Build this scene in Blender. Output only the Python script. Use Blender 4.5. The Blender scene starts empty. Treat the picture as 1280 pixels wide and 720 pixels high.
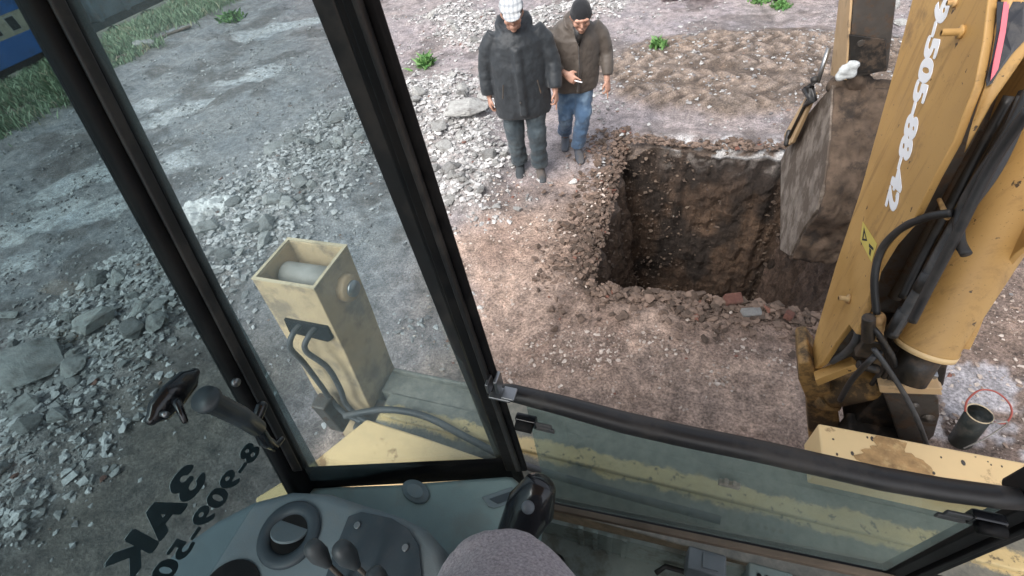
import bpy, bmesh, math, random
import numpy as np
from mathutils import Vector, Matrix
random.seed(7); rng = np.random.default_rng(7)
sc = bpy.context.scene
col = sc.collection
R = math.radians

# ------------------------------------------------------------------ camera
H = 2.85
F = 600.0
down = np.array([110.0, 560.0, F]); down /= np.linalg.norm(down)
hd = np.array([0, 0, 1.0]); hd = hd - down*(hd @ down); hd /= np.linalg.norm(hd)
rt = np.cross(down, hd)
if rt[0] < 0: rt = -rt
a_ = R(25.5)
M = np.array([math.cos(a_)*rt - math.sin(a_)*hd, math.sin(a_)*rt + math.cos(a_)*hd, -down])
CP = np.array([0, 0, H])
def ray(px, py): return M @ np.array([px-640.0, py-360.0, F])
def onz(px, py, z=0.0): r = ray(px, py); return CP + r*((z-CP[2])/r[2])
def ony(px, py, y): r = ray(px, py); return CP + r*((y-CP[1])/r[1])
def onx(px, py, x): r = ray(px, py); return CP + r*((x-CP[0])/r[0])
cam = bpy.data.cameras.new('camera'); co = bpy.data.objects.new('camera', cam); col.objects.link(co)
cam.sensor_width = 36; cam.lens = F/1280*36; cam.clip_start = 0.02; cam.clip_end = 2000
m3 = Matrix(((M[0][0], -M[0][1], -M[0][2]), (M[1][0], -M[1][1], -M[1][2]), (M[2][0], -M[2][1], -M[2][2])))
co.matrix_world = Matrix.Translation((0, 0, H)) @ m3.to_4x4()
sc.camera = co

# ------------------------------------------------------------------ helpers
def tag(o, label=None, cat=None, group=None, kind=None):
    if label: o['label'] = label
    if cat: o['category'] = cat
    if group: o['group'] = group
    if kind: o['kind'] = kind
    return o
def empty(name, loc=(0, 0, 0), rz=0.0):
    o = bpy.data.objects.new(name, None); col.objects.link(o); o.location = loc; o.rotation_euler = (0, 0, rz)
    o.empty_display_size = .1
    return o
class MB:
    """collects shapes for one mesh object"""
    def __init__(s): s.bm = bmesh.new()
    def box(s, lo, hi, rot=None, piv=None):
        vs = [s.bm.verts.new((x, y, z)) for x in (lo[0], hi[0]) for y in (lo[1], hi[1]) for z in (lo[2], hi[2])]
        for f in ((0,1,3,2),(4,6,7,5),(0,4,5,1),(2,3,7,6),(0,2,6,4),(1,5,7,3)): s.bm.faces.new([vs[i] for i in f])
        if rot is not None:
            p = Vector(piv if piv is not None else [(a+b)/2 for a, b in zip(lo, hi)])
            for v in vs: v.co = rot @ (v.co-p) + p
        return s
    def tube(s, pts, rads, seg=12, cap=True, ref=None, dome=False):
        pts = [Vector(p) for p in pts]; n = len(pts)
        if not isinstance(rads, (list, tuple)): rads = [rads]*n
        rads = [r if isinstance(r, (list, tuple)) else (r, r) for r in rads]
        if dome:
            d0 = (pts[0]-pts[1]).normalized(); d1 = (pts[-1]-pts[-2]).normalized()
            r0 = min(rads[0]); r1 = min(rads[-1])
            A = [(pts[0]+d0*r0*q, tuple(x*w for x in rads[0])) for q, w in ((.95, .3), (.8, .6), (.5, .87))]
            B = [(pts[-1]+d1*r1*q, tuple(x*w for x in rads[-1])) for q, w in ((.5, .87), (.8, .6), (.95, .3))]
            pts = [a for a, _ in A]+pts+[b for b, _ in B]; rads = [a for _, a in A]+rads+[b for _, b in B]; n = len(pts)
        rings = []; u = None
        for i in range(n):
            d = (pts[min(i+1, n-1)]-pts[max(i-1, 0)]).normalized()
            if ref is not None: u = Vector(ref)
            elif u is None: u = Vector((0, 0, 1)) if abs(d.z) < .9 else Vector((1, 0, 0))
            u = (u-d*u.dot(d)).normalized(); w = d.cross(u)
            rings.append([s.bm.verts.new(pts[i]+u*math.cos(t)*rads[i][0]+w*math.sin(t)*rads[i][1]) for t in [2*math.pi*k/seg for k in range(seg)]])
        for i in range(n-1):
            for k in range(seg):
                s.bm.faces.new((rings[i][k], rings[i][(k+1) % seg], rings[i+1][(k+1) % seg], rings[i+1][k]))
        if cap: s.bm.faces.new(rings[0][::-1]); s.bm.faces.new(rings[-1])
        return s
    def prism(s, poly, vec):
        """poly: list of 3D points, extruded by vec"""
        v = Vector(vec); a = [s.bm.verts.new(Vector(p)) for p in poly]; b = [s.bm.verts.new(Vector(p)+v) for p in poly]; n = len(a)
        s.bm.faces.new(a[::-1]); s.bm.faces.new(b)
        for i in range(n): s.bm.faces.new((a[i], a[(i+1) % n], b[(i+1) % n], b[i]))
        return s
    def ell(s, c, r, seg=16, rings=10, rot=None):
        m = Matrix.Translation(c) @ (rot.to_4x4() if rot is not None else Matrix.Identity(4)) @ Matrix.Diagonal((r[0], r[1], r[2], 1))
        bmesh.ops.create_uvsphere(s.bm, u_segments=seg, v_segments=rings, radius=1, matrix=m); return s
    def build(s, name, mat, parent=None, smooth=False, bevel=0, bseg=2, label=None):
        bmesh.ops.recalc_face_normals(s.bm, faces=s.bm.faces)
        me = bpy.data.meshes.new(name); s.bm.to_mesh(me); s.bm.free()
        if mat: me.materials.append(mat)
        o = bpy.data.objects.new(name, me); col.objects.link(o)
        if parent is not None: o.parent = parent
        if smooth:
            for p in me.polygons: p.use_smooth = True
        if bevel:
            b = o.modifiers.new('bevel', 'BEVEL'); b.width = bevel; b.segments = bseg; b.limit_method = 'ANGLE'; b.angle_limit = R(35); b.harden_normals = False
            for p in me.polygons: p.use_smooth = True
            e = o.modifiers.new('ws', 'WEIGHTED_NORMAL')
        if label: o['label'] = label
        return o
TX = {}
def clouds(name, size, depth=3):
    t = TX.get(name)
    if not t: t = bpy.data.textures.new(name, 'CLOUDS'); t.noise_scale = size; t.noise_depth = depth; TX[name] = t
    return t
def organic(o, voxel, smooth=3, disp=None):
    r = o.modifiers.new('r', 'REMESH'); r.mode = 'VOXEL'; r.voxel_size = voxel; r.use_smooth_shade = True
    if smooth: s = o.modifiers.new('s', 'SMOOTH'); s.iterations = smooth; s.factor = .5
    for (size, st) in disp or []:
        d = o.modifiers.new('d', 'DISPLACE'); d.texture = clouds('cl%g' % size, size); d.strength = st; d.mid_level = .5; d.texture_coords = 'LOCAL'
    return o

def smooth_path(pts, k_=6):
    P_ = [Vector(p) for p in pts]; out = []
    for i in range(len(P_)-1):
        p0, p1, p2, p3 = P_[max(i-1, 0)], P_[i], P_[i+1], P_[min(i+2, len(P_)-1)]
        for k in range(k_):
            t = k/k_; out.append(.5*((2*p1)+(p2-p0)*t+(2*p0-5*p1+4*p2-p3)*t*t+(3*p1-p0-3*p2+p3)*t**3))
    return out+[P_[-1]]
# ------------------------------------------------------------------ numpy noise
def _h(ix, iy, s):
    n = (ix.astype(np.int64)*374761393 + iy.astype(np.int64)*668265263 + s*974634777) & 0xffffffff
    n = ((n ^ (n >> 13))*1274126177) & 0xffffffff
    return ((n ^ (n >> 16)) & 0xffff)/65535.0
def vn(x, y, s=0):
    x = np.asarray(x, float); y = np.asarray(y, float)
    ix = np.floor(x); iy = np.floor(y); fx = x-ix; fy = y-iy; fx = fx*fx*(3-2*fx); fy = fy*fy*(3-2*fy)
    a = _h(ix, iy, s); b = _h(ix+1, iy, s); c = _h(ix, iy+1, s); d = _h(ix+1, iy+1, s)
    return (a*(1-fx)+b*fx)*(1-fy)+(c*(1-fx)+d*fx)*fy
def fbm(x, y, s=0, o=4):
    r = 0; a = .5; t = 0
    for i in range(o): r = r+a*vn(x*2**i+i*17.3, y*2**i-i*9.1, s+i); t += a; a *= .55
    return r/t
def sst(a, b, x): t = np.clip((x-a)/(b-a), 0, 1); return t*t*(3-2*t)
def pdist(x, y, line):
    d = np.full(np.shape(x), 1e9)
    for (ax, ay), (bx, by) in zip(line[:-1], line[1:]):
        vx, vy = bx-ax, by-ay; t = np.clip(((x-ax)*vx+(y-ay)*vy)/(vx*vx+vy*vy), 0, 1)
        d = np.minimum(d, np.hypot(x-ax-t*vx, y-ay-t*vy))
    return d
RUB1 = [(-4.3, -.6), (-4.5, .5), (-4.6, 1.3), (-4.55, 2.0), (-4.35, 2.7), (-4.2, 3.5), (-4.15, 4.3), (-4.0, 5.0), (-3.4, 5.5), (-2.9, 5.2)]
RUB2 = [(-3.2, 5.6), (-2.7, 4.9), (-2.3, 4.2), (-2.1, 3.7)]
RUB3 = [(-4.4, 8.8), (-3.6, 7.9), (-3.0, 7.7), (-2.4, 8.4), (-1.6, 9.2)]
STREAK = [(w_, tuple(onz(*p)[:2]), tuple(onz(*q)[:2])) for w_, p, q in ((.26, (10, 295), (80, 262)), (.22, (60, 240), (135, 218)), (.16, (95, 278), (142, 258)), (.20, (170, 165), (250, 128)), (.15, (188, 216), (232, 198)), (.22, (280, 106), (345, 90)), (.30, (310, 45), (400, 22)), (.18, (150, 143), (195, 130)), (.12, (5, 330), (40, 318)))]
PX0, PX1, PY0, PY1, PD = -.56, 1.27, 2.62, 4.66, 2.4
def masks(x, y):
    n1 = fbm(x*1.1, y*1.1, 3); n2 = fbm(x*3.1, y*3.1, 11); n3 = fbm(x*.35, y*.35, 21)
    m = {}
    m['rub'] = np.maximum.reduce([sst(1.1, .25, pdist(x, y, RUB1)+(n2-.5)*.9), sst(.8, .1, pdist(x, y, RUB2)+(n2-.5)*.8), .8*sst(.75, .1, pdist(x, y, RUB3)+(n2-.5)*.9)])
    m['warm'] = sst(-2.05, -1.35, x+(n1-.5)*1.2)*sst(4.3, 3.1, y+(n1-.5)*1.3)
    # churned, tracked mud patch behind the pit
    ex = (x-.75)/2.15; ey = (y-6.55-.05*(x-.7))/1.25
    m['mud'] = sst(1.08, .8, np.sqrt(ex*ex+ey*ey)+(n2-.5)*.35)
    ex = (x+6.95)/1.5; ey = (y-2.9-.35*(x+6.95))/.5
    sm = sst(1.05, .85, np.sqrt(ex*ex+ey*ey)+(n2-.5)*1.1)
    far = np.zeros(np.shape(x)); rg = (fbm(x*2.2, y*4.5, 31, 5)-.5)*.75
    for wd, (ax, ay), (bx, by) in STREAK: far = np.maximum(far, sst(wd+.05, wd-.05, pdist(x, y, [(ax, ay), (bx, by)])+rg))
    rt_ = sst(.49, .535, fbm(x*2.3, y*2.3, 41, 5))*sst(1.25, 1.5, x)*sst(4.2, 3.4, y)
    m['pale'] = np.clip(far, 0, 1)
    m['pud'] = rt_*sst(.44, .50, fbm(x*7, y*7, 43, 4))
    m['left'] = sst(-1.5, -2.8, x+(n1-.5)*.8)*sst(6.5, 4.0, y+.9*x+3.5)
    m['grass'] = sst(-10.35, -11.2, x+.14*(y-8)+(n1-.5)*1.6+(n2-.5)*.8)
    return m, n1, n2, n3
def tread(x, y):
    """tyre lugs pressed into the churned mud along four curved passes"""
    r = np.zeros(np.shape(x))
    for cy_ in (5.62, 6.12, 6.62, 7.12, 7.5):
        dd_ = y-(cy_+.16*(x-.2)**2*np.where(x < .2, -.45, .12)-.22*(x-.2)); bnd = sst(.20, .14, np.abs(dd_))
        r = r+bnd*sst(-.25, .35, np.sin(2*math.pi*(x+.8*np.abs(dd_))/.21))
    return np.clip(r, 0, 1)
def height(x, y, m, n1, n2):
    z = (n1-.5)*.10+(n2-.5)*.035
    z = z+m['rub']*(.02+.17*fbm(x*2.4, y*2.4, 61))
    z = z+m['mud']*.028*tread(x, y)
    tr = np.sin((x*.35+y)*2*math.pi/.17+2.5*np.sin(x*1.7))*.5+.5
    z = z+m['mud']*(.02+.035*fbm(x*5, y*5, 71)+.03*fbm(x*13, y*17, 72)+.012*tr*sst(.35, .6, fbm(x*1.5, y*2.2, 75)))
    # ruts along the haul track on the left
    for k, off in enumerate((-9.2, -8.3, -10.0)):
        d = x-(off-.12*(y-6)); z = z-.05*np.exp(-(d/.16)**2)+.035*np.exp(-((np.abs(d)-.3)/.12)**2)
    z = z*(1-.6*m['pud'])
    z = z-2.15*sst(-12.5, -16.5, x)
    return z

# ------------------------------------------------------------------ materials
def nodes(name):
    m = bpy.data.materials.new(name); m.use_nodes = True; t = m.node_tree
    return m, t, t.nodes['Principled BSDF']
def N(t, k, **kw):
    n = t.nodes.new(k)
    for a, b in kw.items():
        if a in n.inputs: n.inputs[a].default_value = b
        else: setattr(n, a, b)
    return n
def noise(t, co_, scale, detail=5, rough=.6):
    n = N(t, 'ShaderNodeTexNoise', Scale=scale, Detail=detail, Roughness=rough)
    if co_: t.links.new(co_, n.inputs['Vector'])
    return n.outputs['Fac']
def ramp(t, f, stops):
    r = t.nodes.new('ShaderNodeValToRGB'); e = r.color_ramp.elements
    while len(e) < len(stops): e.new(.5)
    for el, (p, c) in zip(e, stops):
        el.position = p; el.color = (c, c, c, 1) if isinstance(c, (int, float)) else (*c, 1)
    t.links.new(f, r.inputs['Fac']); return r.outputs['Color']
def mix(t, f, a, b, mode='MIX'):
    n = t.nodes.new('ShaderNodeMix'); n.data_type = 'RGBA'; n.blend_type = mode
    for s, v in ((0, f), (6, a), (7, b)):
        if hasattr(v, 'links') or hasattr(v, 'is_linked'): t.links.new(v, n.inputs[s])
        elif s == 0: n.inputs[0].default_value = v
        else: n.inputs[s].default_value = (*v, 1)
    return n.outputs[2]
def bump(t, b, h, st=.4, dist=.01, prev=None):
    n = N(t, 'ShaderNodeBump', Strength=st, Distance=dist); t.links.new(h, n.inputs['Height'])
    if prev: t.links.new(prev, n.inputs['Normal'])
    t.links.new(n.outputs['Normal'], b.inputs['Normal']); return n.outputs['Normal']
def simple(name, c, rough=.5, metal=0, var=.25, vscale=6, bumpst=0, bscale=60, dirt=None, dirtamt=.5, dscale=4, spec=.5, coat=0, dthr=(.5, .6)):
    m, t, b = nodes(name); tc = N(t, 'ShaderNodeTexCoord').outputs['Object']
    f = noise(t, tc, vscale)
    lo = tuple(x*(1-var) for x in c); hi = tuple(min(1, x*(1+var)) for x in c)
    cc = ramp(t, f, [(.3, lo), (.7, hi)])
    b.inputs['Roughness'].default_value = rough
    if dirt:
        df = ramp(t, noise(t, tc, dscale, 8, .7), [(dthr[0], 0.), (dthr[1], 1.)])
        mm = N(t, 'ShaderNodeMath', operation='MULTIPLY'); t.links.new(df, mm.inputs[0]); mm.inputs[1].default_value = dirtamt
        cc = mix(t, mm.outputs[0], cc, dirt)
        rr = N(t, 'ShaderNodeMapRange'); t.links.new(mm.outputs[0], rr.inputs[0]); rr.inputs[3].default_value = rough; rr.inputs[4].default_value = .9
        t.links.new(rr.outputs[0], b.inputs['Roughness'])
    t.links.new(cc, b.inputs['Base Color'])
    b.inputs['Metallic'].default_value = metal; b.inputs['Specular IOR Level'].default_value = spec
    b.inputs['Coat Weight'].default_value = coat
    if bumpst: bump(t, b, noise(t, tc, bscale, 4), bumpst, .004)
    return m
def glass(name, tint, dust, dust_haze_col=(.3, .36, .35), dust_haze_fac=.06):
    m = bpy.data.materials.new(name); m.use_nodes = True; t = m.node_tree; t.nodes.clear()
    out = N(t, 'ShaderNodeOutputMaterial'); tr = N(t, 'ShaderNodeBsdfTransparent'); tr.inputs[0].default_value = (*[x**.5 for x in tint], 1)
    gl = N(t, 'ShaderNodeBsdfGlossy'); gl.inputs['Roughness'].default_value = .03; gl.inputs[0].default_value = (.9, .95, .95, 1)
    lw = N(t, 'ShaderNodeLayerWeight'); pw_ = N(t, 'ShaderNodeMath', operation='POWER'); t.links.new(lw.outputs['Facing'], pw_.inputs[0]); pw_.inputs[1].default_value = 4.
    lw.inputs[0].default_value = .5; fr = N(t, 'ShaderNodeMath', operation='MULTIPLY_ADD'); t.links.new(pw_.outputs[0], fr.inputs[0]); fr.inputs[1].default_value = .35; fr.inputs[2].default_value = .02; m1 = N(t, 'ShaderNodeMixShader')
    t.links.new(fr.outputs[0], m1.inputs[0]); t.links.new(tr.outputs[0], m1.inputs[1]); t.links.new(gl.outputs[0], m1.inputs[2])
    df = N(t, 'ShaderNodeBsdfDiffuse'); df.inputs[0].default_value = (*dust_haze_col, 1)  # diffuse layer: pane dust, plus painted haze on rear and corner glass
    tc = N(t, 'ShaderNodeTexCoord').outputs['Object']
    a = ramp(t, noise(t, tc, dust, 8, .7), [(.3, dust_haze_fac*.35), (.75, dust_haze_fac)])
    m2 = N(t, 'ShaderNodeMixShader'); t.links.new(a, m2.inputs[0]); t.links.new(m1.outputs[0], m2.inputs[1]); t.links.new(df.outputs[0], m2.inputs[2])
    t.links.new(m2.outputs[0], out.inputs[0]); return m

def ground_material():
    m, t, b = nodes('ground'); tc = N(t, 'ShaderNodeTexCoord').outputs['Object']
    at = N(t, 'ShaderNodeAttribute', attribute_name='Col').outputs['Color']
    wt = N(t, 'ShaderNodeAttribute', attribute_name='wet').outputs['Fac']
    n1 = noise(t, tc, 9, 8, .75); n2 = noise(t, tc, 60, 6, .7); n3 = noise(t, tc, 2.2, 6, .7)
    c = mix(t, 1, at, ramp(t, n1, [(.32, .42), (.66, 1.55)]), 'MULTIPLY')
    c = mix(t, 1, c, ramp(t, n2, [(.34, .45), (.66, 1.55)]), 'MULTIPLY')
    c = mix(t, 1, c, ramp(t, n3, [(.3, (.8, .82, .85)), (.7, (1.15, 1.1, 1.05))]), 'MULTIPLY')
    v = N(t, 'ShaderNodeTexVoronoi', Scale=55.); t.links.new(tc, v.inputs['Vector'])
    spk = N(t, 'ShaderNodeMath', operation='MULTIPLY')
    t.links.new(ramp(t, v.outputs['Distance'], [(.10, 1.), (.17, 0.)]), spk.inputs[0]); t.links.new(ramp(t, noise(t, tc, 14, 4), [(.5, 0.), (.62, 1.)]), spk.inputs[1])
    c = mix(t, spk.outputs[0], c, (.42, .36, .33))
    t.links.new(c, b.inputs['Base Color'])
    rr = N(t, 'ShaderNodeMapRange'); t.links.new(wt, rr.inputs[0]); rr.inputs[3].default_value = .92; rr.inputs[4].default_value = .22
    t.links.new(rr.outputs[0], b.inputs['Roughness'])
    ad = N(t, 'ShaderNodeMath', operation='ADD'); t.links.new(n1, ad.inputs[0])
    ml = N(t, 'ShaderNodeMath', operation='MULTIPLY'); t.links.new(n2, ml.inputs[0]); ml.inputs[1].default_value = .5; t.links.new(ml.outputs[0], ad.inputs[1])
    a2 = N(t, 'ShaderNodeMath', operation='MULTIPLY_ADD'); t.links.new(spk.outputs[0], a2.inputs[0]); a2.inputs[1].default_value = .25; t.links.new(ad.outputs[0], a2.inputs[2])
    st = N(t, 'ShaderNodeMapRange'); t.links.new(wt, st.inputs[0]); st.inputs[3].default_value = .9; st.inputs[4].default_value = .15
    n = N(t, 'ShaderNodeBump', Distance=.035); t.links.new(a2.outputs[0], n.inputs['Height']); t.links.new(st.outputs[0], n.inputs['Strength']); t.links.new(n.outputs[0], b.inputs['Normal'])
    return m
def pit_material():
    m, t, b = nodes('pit_soil'); tc = N(t, 'ShaderNodeTexCoord').outputs['Object']
    at = N(t, 'ShaderNodeAttribute', attribute_name='Col').outputs['Color']
    mp = N(t, 'ShaderNodeMapping'); mp.inputs['Scale'].default_value = (1, 1, .22); t.links.new(tc, mp.inputs[0])
    n1 = noise(t, tc, 10, 8, .75); n2 = noise(t, mp.outputs[0], 22, 5, .65); n3 = noise(t, tc, 55, 5, .7)
    c = mix(t, 1, at, ramp(t, n1, [(.3, .5), (.7, 1.5)]), 'MULTIPLY')
    c = mix(t, 1, c, ramp(t, n2, [(.3, .65), (.7, 1.35)]), 'MULTIPLY')
    c = mix(t, 1, c, ramp(t, n3, [(.3, .6), (.7, 1.4)]), 'MULTIPLY')
    t.links.new(c, b.inputs['Base Color']); b.inputs['Roughness'].default_value = .8
    ad = N(t, 'ShaderNodeMath', operation='ADD'); t.links.new(n1, ad.inputs[0]); t.links.new(n2, ad.inputs[1])
    bump(t, b, ad.outputs[0], .9, .06); return m
def attr_material(name, rough=.9, sc_=30):
    m, t, b = nodes(name); tc = N(t, 'ShaderNodeTexCoord').outputs['Object']
    at = N(t, 'ShaderNodeAttribute', attribute_name='Col').outputs['Color']
    c = mix(t, 1, at, ramp(t, noise(t, tc, sc_, 6, .7), [(.3, .7), (.7, 1.25)]), 'MULTIPLY')
    t.links.new(c, b.inputs['Base Color']); b.inputs['Roughness'].default_value = rough
    bump(t, b, noise(t, tc, sc_*1.5, 4), .5, .01); return m
def rock_material(name, a, c2, sc_=9):
    m, t, b = nodes(name); tc = N(t, 'ShaderNodeTexCoord').outputs['Object']; oi = N(t, 'ShaderNodeObjectInfo')
    c = ramp(t, oi.outputs['Random'], [(0., a), (1., c2)])
    c = mix(t, 1, c, ramp(t, noise(t, tc, sc_, 8, .75), [(.3, .6), (.7, 1.3)]), 'MULTIPLY')
    c = mix(t, ramp(t, noise(t, tc, 2.3, 6, .7), [(.5, 0.), (.66, .75)]), c, (.09, .075, .065))
    t.links.new(c, b.inputs['Base Color']); b.inputs['Roughness'].default_value = .9
    bump(t, b, noise(t, tc, sc_*2.5, 6, .7), .7, .02); return m

MT = {}
MT['ground'] = ground_material(); MT['pit'] = pit_material(); MT['stone'] = attr_material('loose_stone')
MT['rock'] = rock_material('concrete_rock', (.22, .22, .215), (.48, .48, .46))
MT['brick'] = rock_material('brick_rock', (.13, .055, .042), (.17, .075, .055), 20)
MT['white'] = rock_material('white_scrap', (.7, .7, .68), (.75, .75, .73), 4)
MT['clod'] = rock_material('clod_soil', (.10, .07, .05), (.19, .13, .10), 14)

# ------------------------------------------------------------------ ground and pit
def axis(fine0, fine1, st, e0, e1, lo, hi):
    a = list(np.arange(fine0, fine1, st)); a = [v for v in a if not (abs(v-e0) < st*.6 or abs(v-e1) < st*.6)]
    L = []; s = st; v = fine0
    while v > lo: s *= 1.09; v -= s; L.append(v)
    Rr = []; s = st; v = a[-1]
    while v < hi: s *= 1.09; v += s; Rr.append(v)
    pos = L[::-1]+a+Rr; out = []
    done0 = done1 = False; K = 90
    for v in pos:
        if v > e0 and not done0: out += [(e0, k/K) for k in range(K+1)]; done0 = True
        if v > e1 and not done1: out += [(e1, 1-k/K) for k in range(K+1)]; done1 = True
        out.append((v, 1. if e0 < v < e1 else 0.))
    return np.array(out)
AX = axis(-7.0, 2.8, .03, PX0, PX1, -420, 420); AY = axis(-.6, 9.0, .032, PY0, PY1, -300, 500)
gx, gy = np.meshgrid(AX[:, 0], AY[:, 0], indexing='ij'); tx, ty = np.meshgrid(AX[:, 1], AY[:, 1], indexing='ij')
tt = np.minimum(tx, ty)
X = gx.copy(); Y = gy.copy()
mk, n1, n2, n3 = masks(X, Y)
Z0 = height(X, Y, mk, n1, n2)
dpx = np.maximum(np.maximum(PX0-X, X-PX1), 0); dpy = np.maximum(np.maximum(PY0-Y, Y-PY1), 0); dp = np.hypot(dpx, dpy)
near = np.exp(-dp/.10); wside = sst(.25, 0, X-PX0)*(Y > PY0-.1)*(Y < PY1+.05)
Z0 = Z0 - .20*np.exp(-dp/.14)*sst(PX0+.3, PX0-.02, X)*sst(PY0-.2, PY0+.3, Y)
Z0 = Z0 + .05*np.exp(-((dp-.22)/.14)**2)*fbm(X*5, Y*5, 81)
Z0 = Z0 - .05*near
# ragged rim
ex = (fbm(Y*2.6, Y*0+3, 91)-.5)*.26+(fbm(Y*9, Y*0, 92)-.5)*.10; ey = (fbm(X*2.6, X*0+7, 93)-.5)*.22+(fbm(X*9, X*0, 94)-.5)*.10
wx = np.exp(-np.minimum(np.abs(X-PX0), np.abs(X-PX1))/.12)*np.exp(-dpy/.1); wy = np.exp(-np.minimum(np.abs(Y-PY0), np.abs(Y-PY1))/.12)*np.exp(-dpx/.1)
Xw = X+ex*wx; Yw = Y+ey*wy
Z = Z0*(1-tt)-PD*tt
# wall relief: bucket grooves and lumps
inw = (tt > 0) & (tt < 1)
side = np.where(tx <= ty, 0, 1)
sgx = np.where(gx < 0, 1, -1); sgy = np.where(gy < 3.6, 1, -1)
al = np.where(side == 0, gy, gx)
rel = (fbm(al*3.2, Z*2.2, 101)-.5)*.12+(fbm(al*12, Z*9, 102)-.5)*.07+(fbm(al*26, Z*20, 106)-.5)*.05+(fbm(al*9, Z*.5, 103)-.5)*.10
amt = np.clip(tt*8, 0, 1)*np.clip((1-tt)*8, 0, 1)
Xw = Xw+np.where(inw & (side == 0), sgx*(rel*amt+np.where(gx < 0, .26, .10)*tt), 0)
Yw = Yw+np.where(inw & (side == 1), sgy*(rel*amt+.10*tt), 0)
Z = Z+np.where(tt >= 1, (fbm(X*5, Y*5, 104))*.25, 0)
def C3(*c): return np.array(c, float)
base = C3(.265, .235, .24)[None, None]*np.ones(X.shape+(1,))
def lay(b, c, m): return b*(1-m[..., None])+C3(*c)*m[..., None]
base = lay(base, (.245, .245, .25), mk['left']*sst(.2, 2.2, Y-.35*X-1.4))
base = lay(base, (.12, .108, .095), mk['left']*sst(2.2, .6, Y-.35*X-1.4))
dry = sst(.5, .62, fbm(X*1.2, Y*1.2, 111))*(1-mk['mud'])
base = lay(base, (.27, .235, .225), dry*.5*(1-mk['left']))
base = lay(base, (.40, .30, .245), mk['warm'])
base = lay(base, (.26, .185, .15), mk['warm']*sst(.5, .62, fbm(X*2.1, Y*2.1, 113))*.7)
base = lay(base, (.20, .15, .125), sst(1.3, 1.5, X)*sst(4.4, 3.6, Y)*.9)
base = lay(base, (.085, .07, .062), sst(.54, .64, fbm(X*1.7, Y*1.7, 121))*.6*(1-mk['warm']*.7))
base = lay(base, (.105, .08, .063), mk['mud'])
base = lay(base, (.25, .20, .165), mk['mud']*np.clip(tread(X, Y)*sst(.30, .42, n2)+.55*sst(.5, .6, fbm(X*3, Y*5, 131)), 0, 1))
base = lay(base, (.34, .325, .32), mk['rub']*.8)
base = lay(base, (.46, .47, .47), mk['pale']*.85)
base = lay(base, (.36, .35, .37), mk['pud']*.9)
base = lay(base, (.10, .10, .06), mk['grass']*.8)
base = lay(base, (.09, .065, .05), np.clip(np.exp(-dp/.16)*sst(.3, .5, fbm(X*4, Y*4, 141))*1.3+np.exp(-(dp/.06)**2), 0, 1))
# lime crust showing along the far rim
crust = np.exp(-((Y-PY1-.10)/.14)**2)*sst(-.35, .1, X)*sst(.45, .56, fbm(X*7, Y*10, 151))*(Y > PY1-.01)
base = lay(base, (.56, .57, .58), np.clip(crust, 0, 1))
wet = np.clip(.45*(1-mk['warm'])*(1-mk['rub'])*(1-mk['mud'])*(1-sst(1.2, 1.5, X)*.8)+.8*mk['pud']+.6*mk['pale']+.2*sst(.5, .6, fbm(X*.8, Y*.8, 161))*(1-mk['warm']), 0, 1)
# wall colours: dark subsoil with a topsoil band and some clay, left wall painted as lit
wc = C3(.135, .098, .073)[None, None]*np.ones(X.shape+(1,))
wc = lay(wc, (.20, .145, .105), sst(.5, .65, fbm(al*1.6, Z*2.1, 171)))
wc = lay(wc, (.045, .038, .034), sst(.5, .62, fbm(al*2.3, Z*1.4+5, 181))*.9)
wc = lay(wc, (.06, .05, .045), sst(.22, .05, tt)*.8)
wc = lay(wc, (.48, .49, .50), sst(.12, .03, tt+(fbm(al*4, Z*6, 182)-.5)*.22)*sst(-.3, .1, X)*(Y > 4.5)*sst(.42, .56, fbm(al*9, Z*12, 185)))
wc = lay(wc, (.22, .165, .125), ((side == 0) & (gx < 0))*.8)  # light falling on the left wall is put into its lighter colour
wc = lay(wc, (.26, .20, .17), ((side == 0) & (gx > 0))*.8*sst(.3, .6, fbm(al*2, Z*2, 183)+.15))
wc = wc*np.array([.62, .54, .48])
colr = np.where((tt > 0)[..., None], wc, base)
nx_, ny_ = X.shape
idx = np.arange(nx_*ny_).reshape(nx_, ny_)
quads = np.stack([idx[:-1, :-1], idx[1:, :-1], idx[1:, 1:], idx[:-1, 1:]], -1).reshape(-1, 4)
qt = (tt > 0)
qp = (qt[:-1, :-1] | qt[1:, :-1] | qt[1:, 1:] | qt[:-1, 1:]).reshape(-1)
V = np.stack([Xw, Yw, Z], -1).reshape(-1, 3); CL = np.concatenate([colr.reshape(-1, 3), np.ones((V.shape[0], 1))], 1); WT = wet.reshape(-1)
def npmesh(name, V, Fc, mat, cols=None, wet=None, smooth=True):
    used = np.unique(Fc); mp = np.full(V.shape[0], -1); mp[used] = np.arange(len(used)); V = V[used]; Fc = mp[Fc]
    me = bpy.data.meshes.new(name); k = Fc.shape[1]
    me.vertices.add(len(V)); me.vertices.foreach_set('co', V.astype(np.float32).ravel())
    me.loops.add(Fc.size); me.loops.foreach_set('vertex_index', Fc.astype(np.int32).ravel())
    me.polygons.add(len(Fc)); me.polygons.foreach_set('loop_start', np.arange(0, Fc.size, k, dtype=np.int32)); me.polygons.foreach_set('loop_total', np.full(len(Fc), k, dtype=np.int32))
    me.polygons.foreach_set('use_smooth', np.full(len(Fc), smooth))
    me.update(calc_edges=True); me.validate()
    if cols is not None:
        a = me.color_attributes.new('Col', 'FLOAT_COLOR', 'POINT'); a.data.foreach_set('color', cols[used].astype(np.float32).ravel())
    if wet is not None:
        a = me.attributes.new('wet', 'FLOAT', 'POINT'); a.data.foreach_set('value', wet[used].astype(np.float32))
    me.materials.append(mat)
    o = bpy.data.objects.new(name, me); col.objects.link(o); return o
tag(npmesh('ground', V, quads[~qp], MT['ground'], CL, WT), kind='structure')
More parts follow.
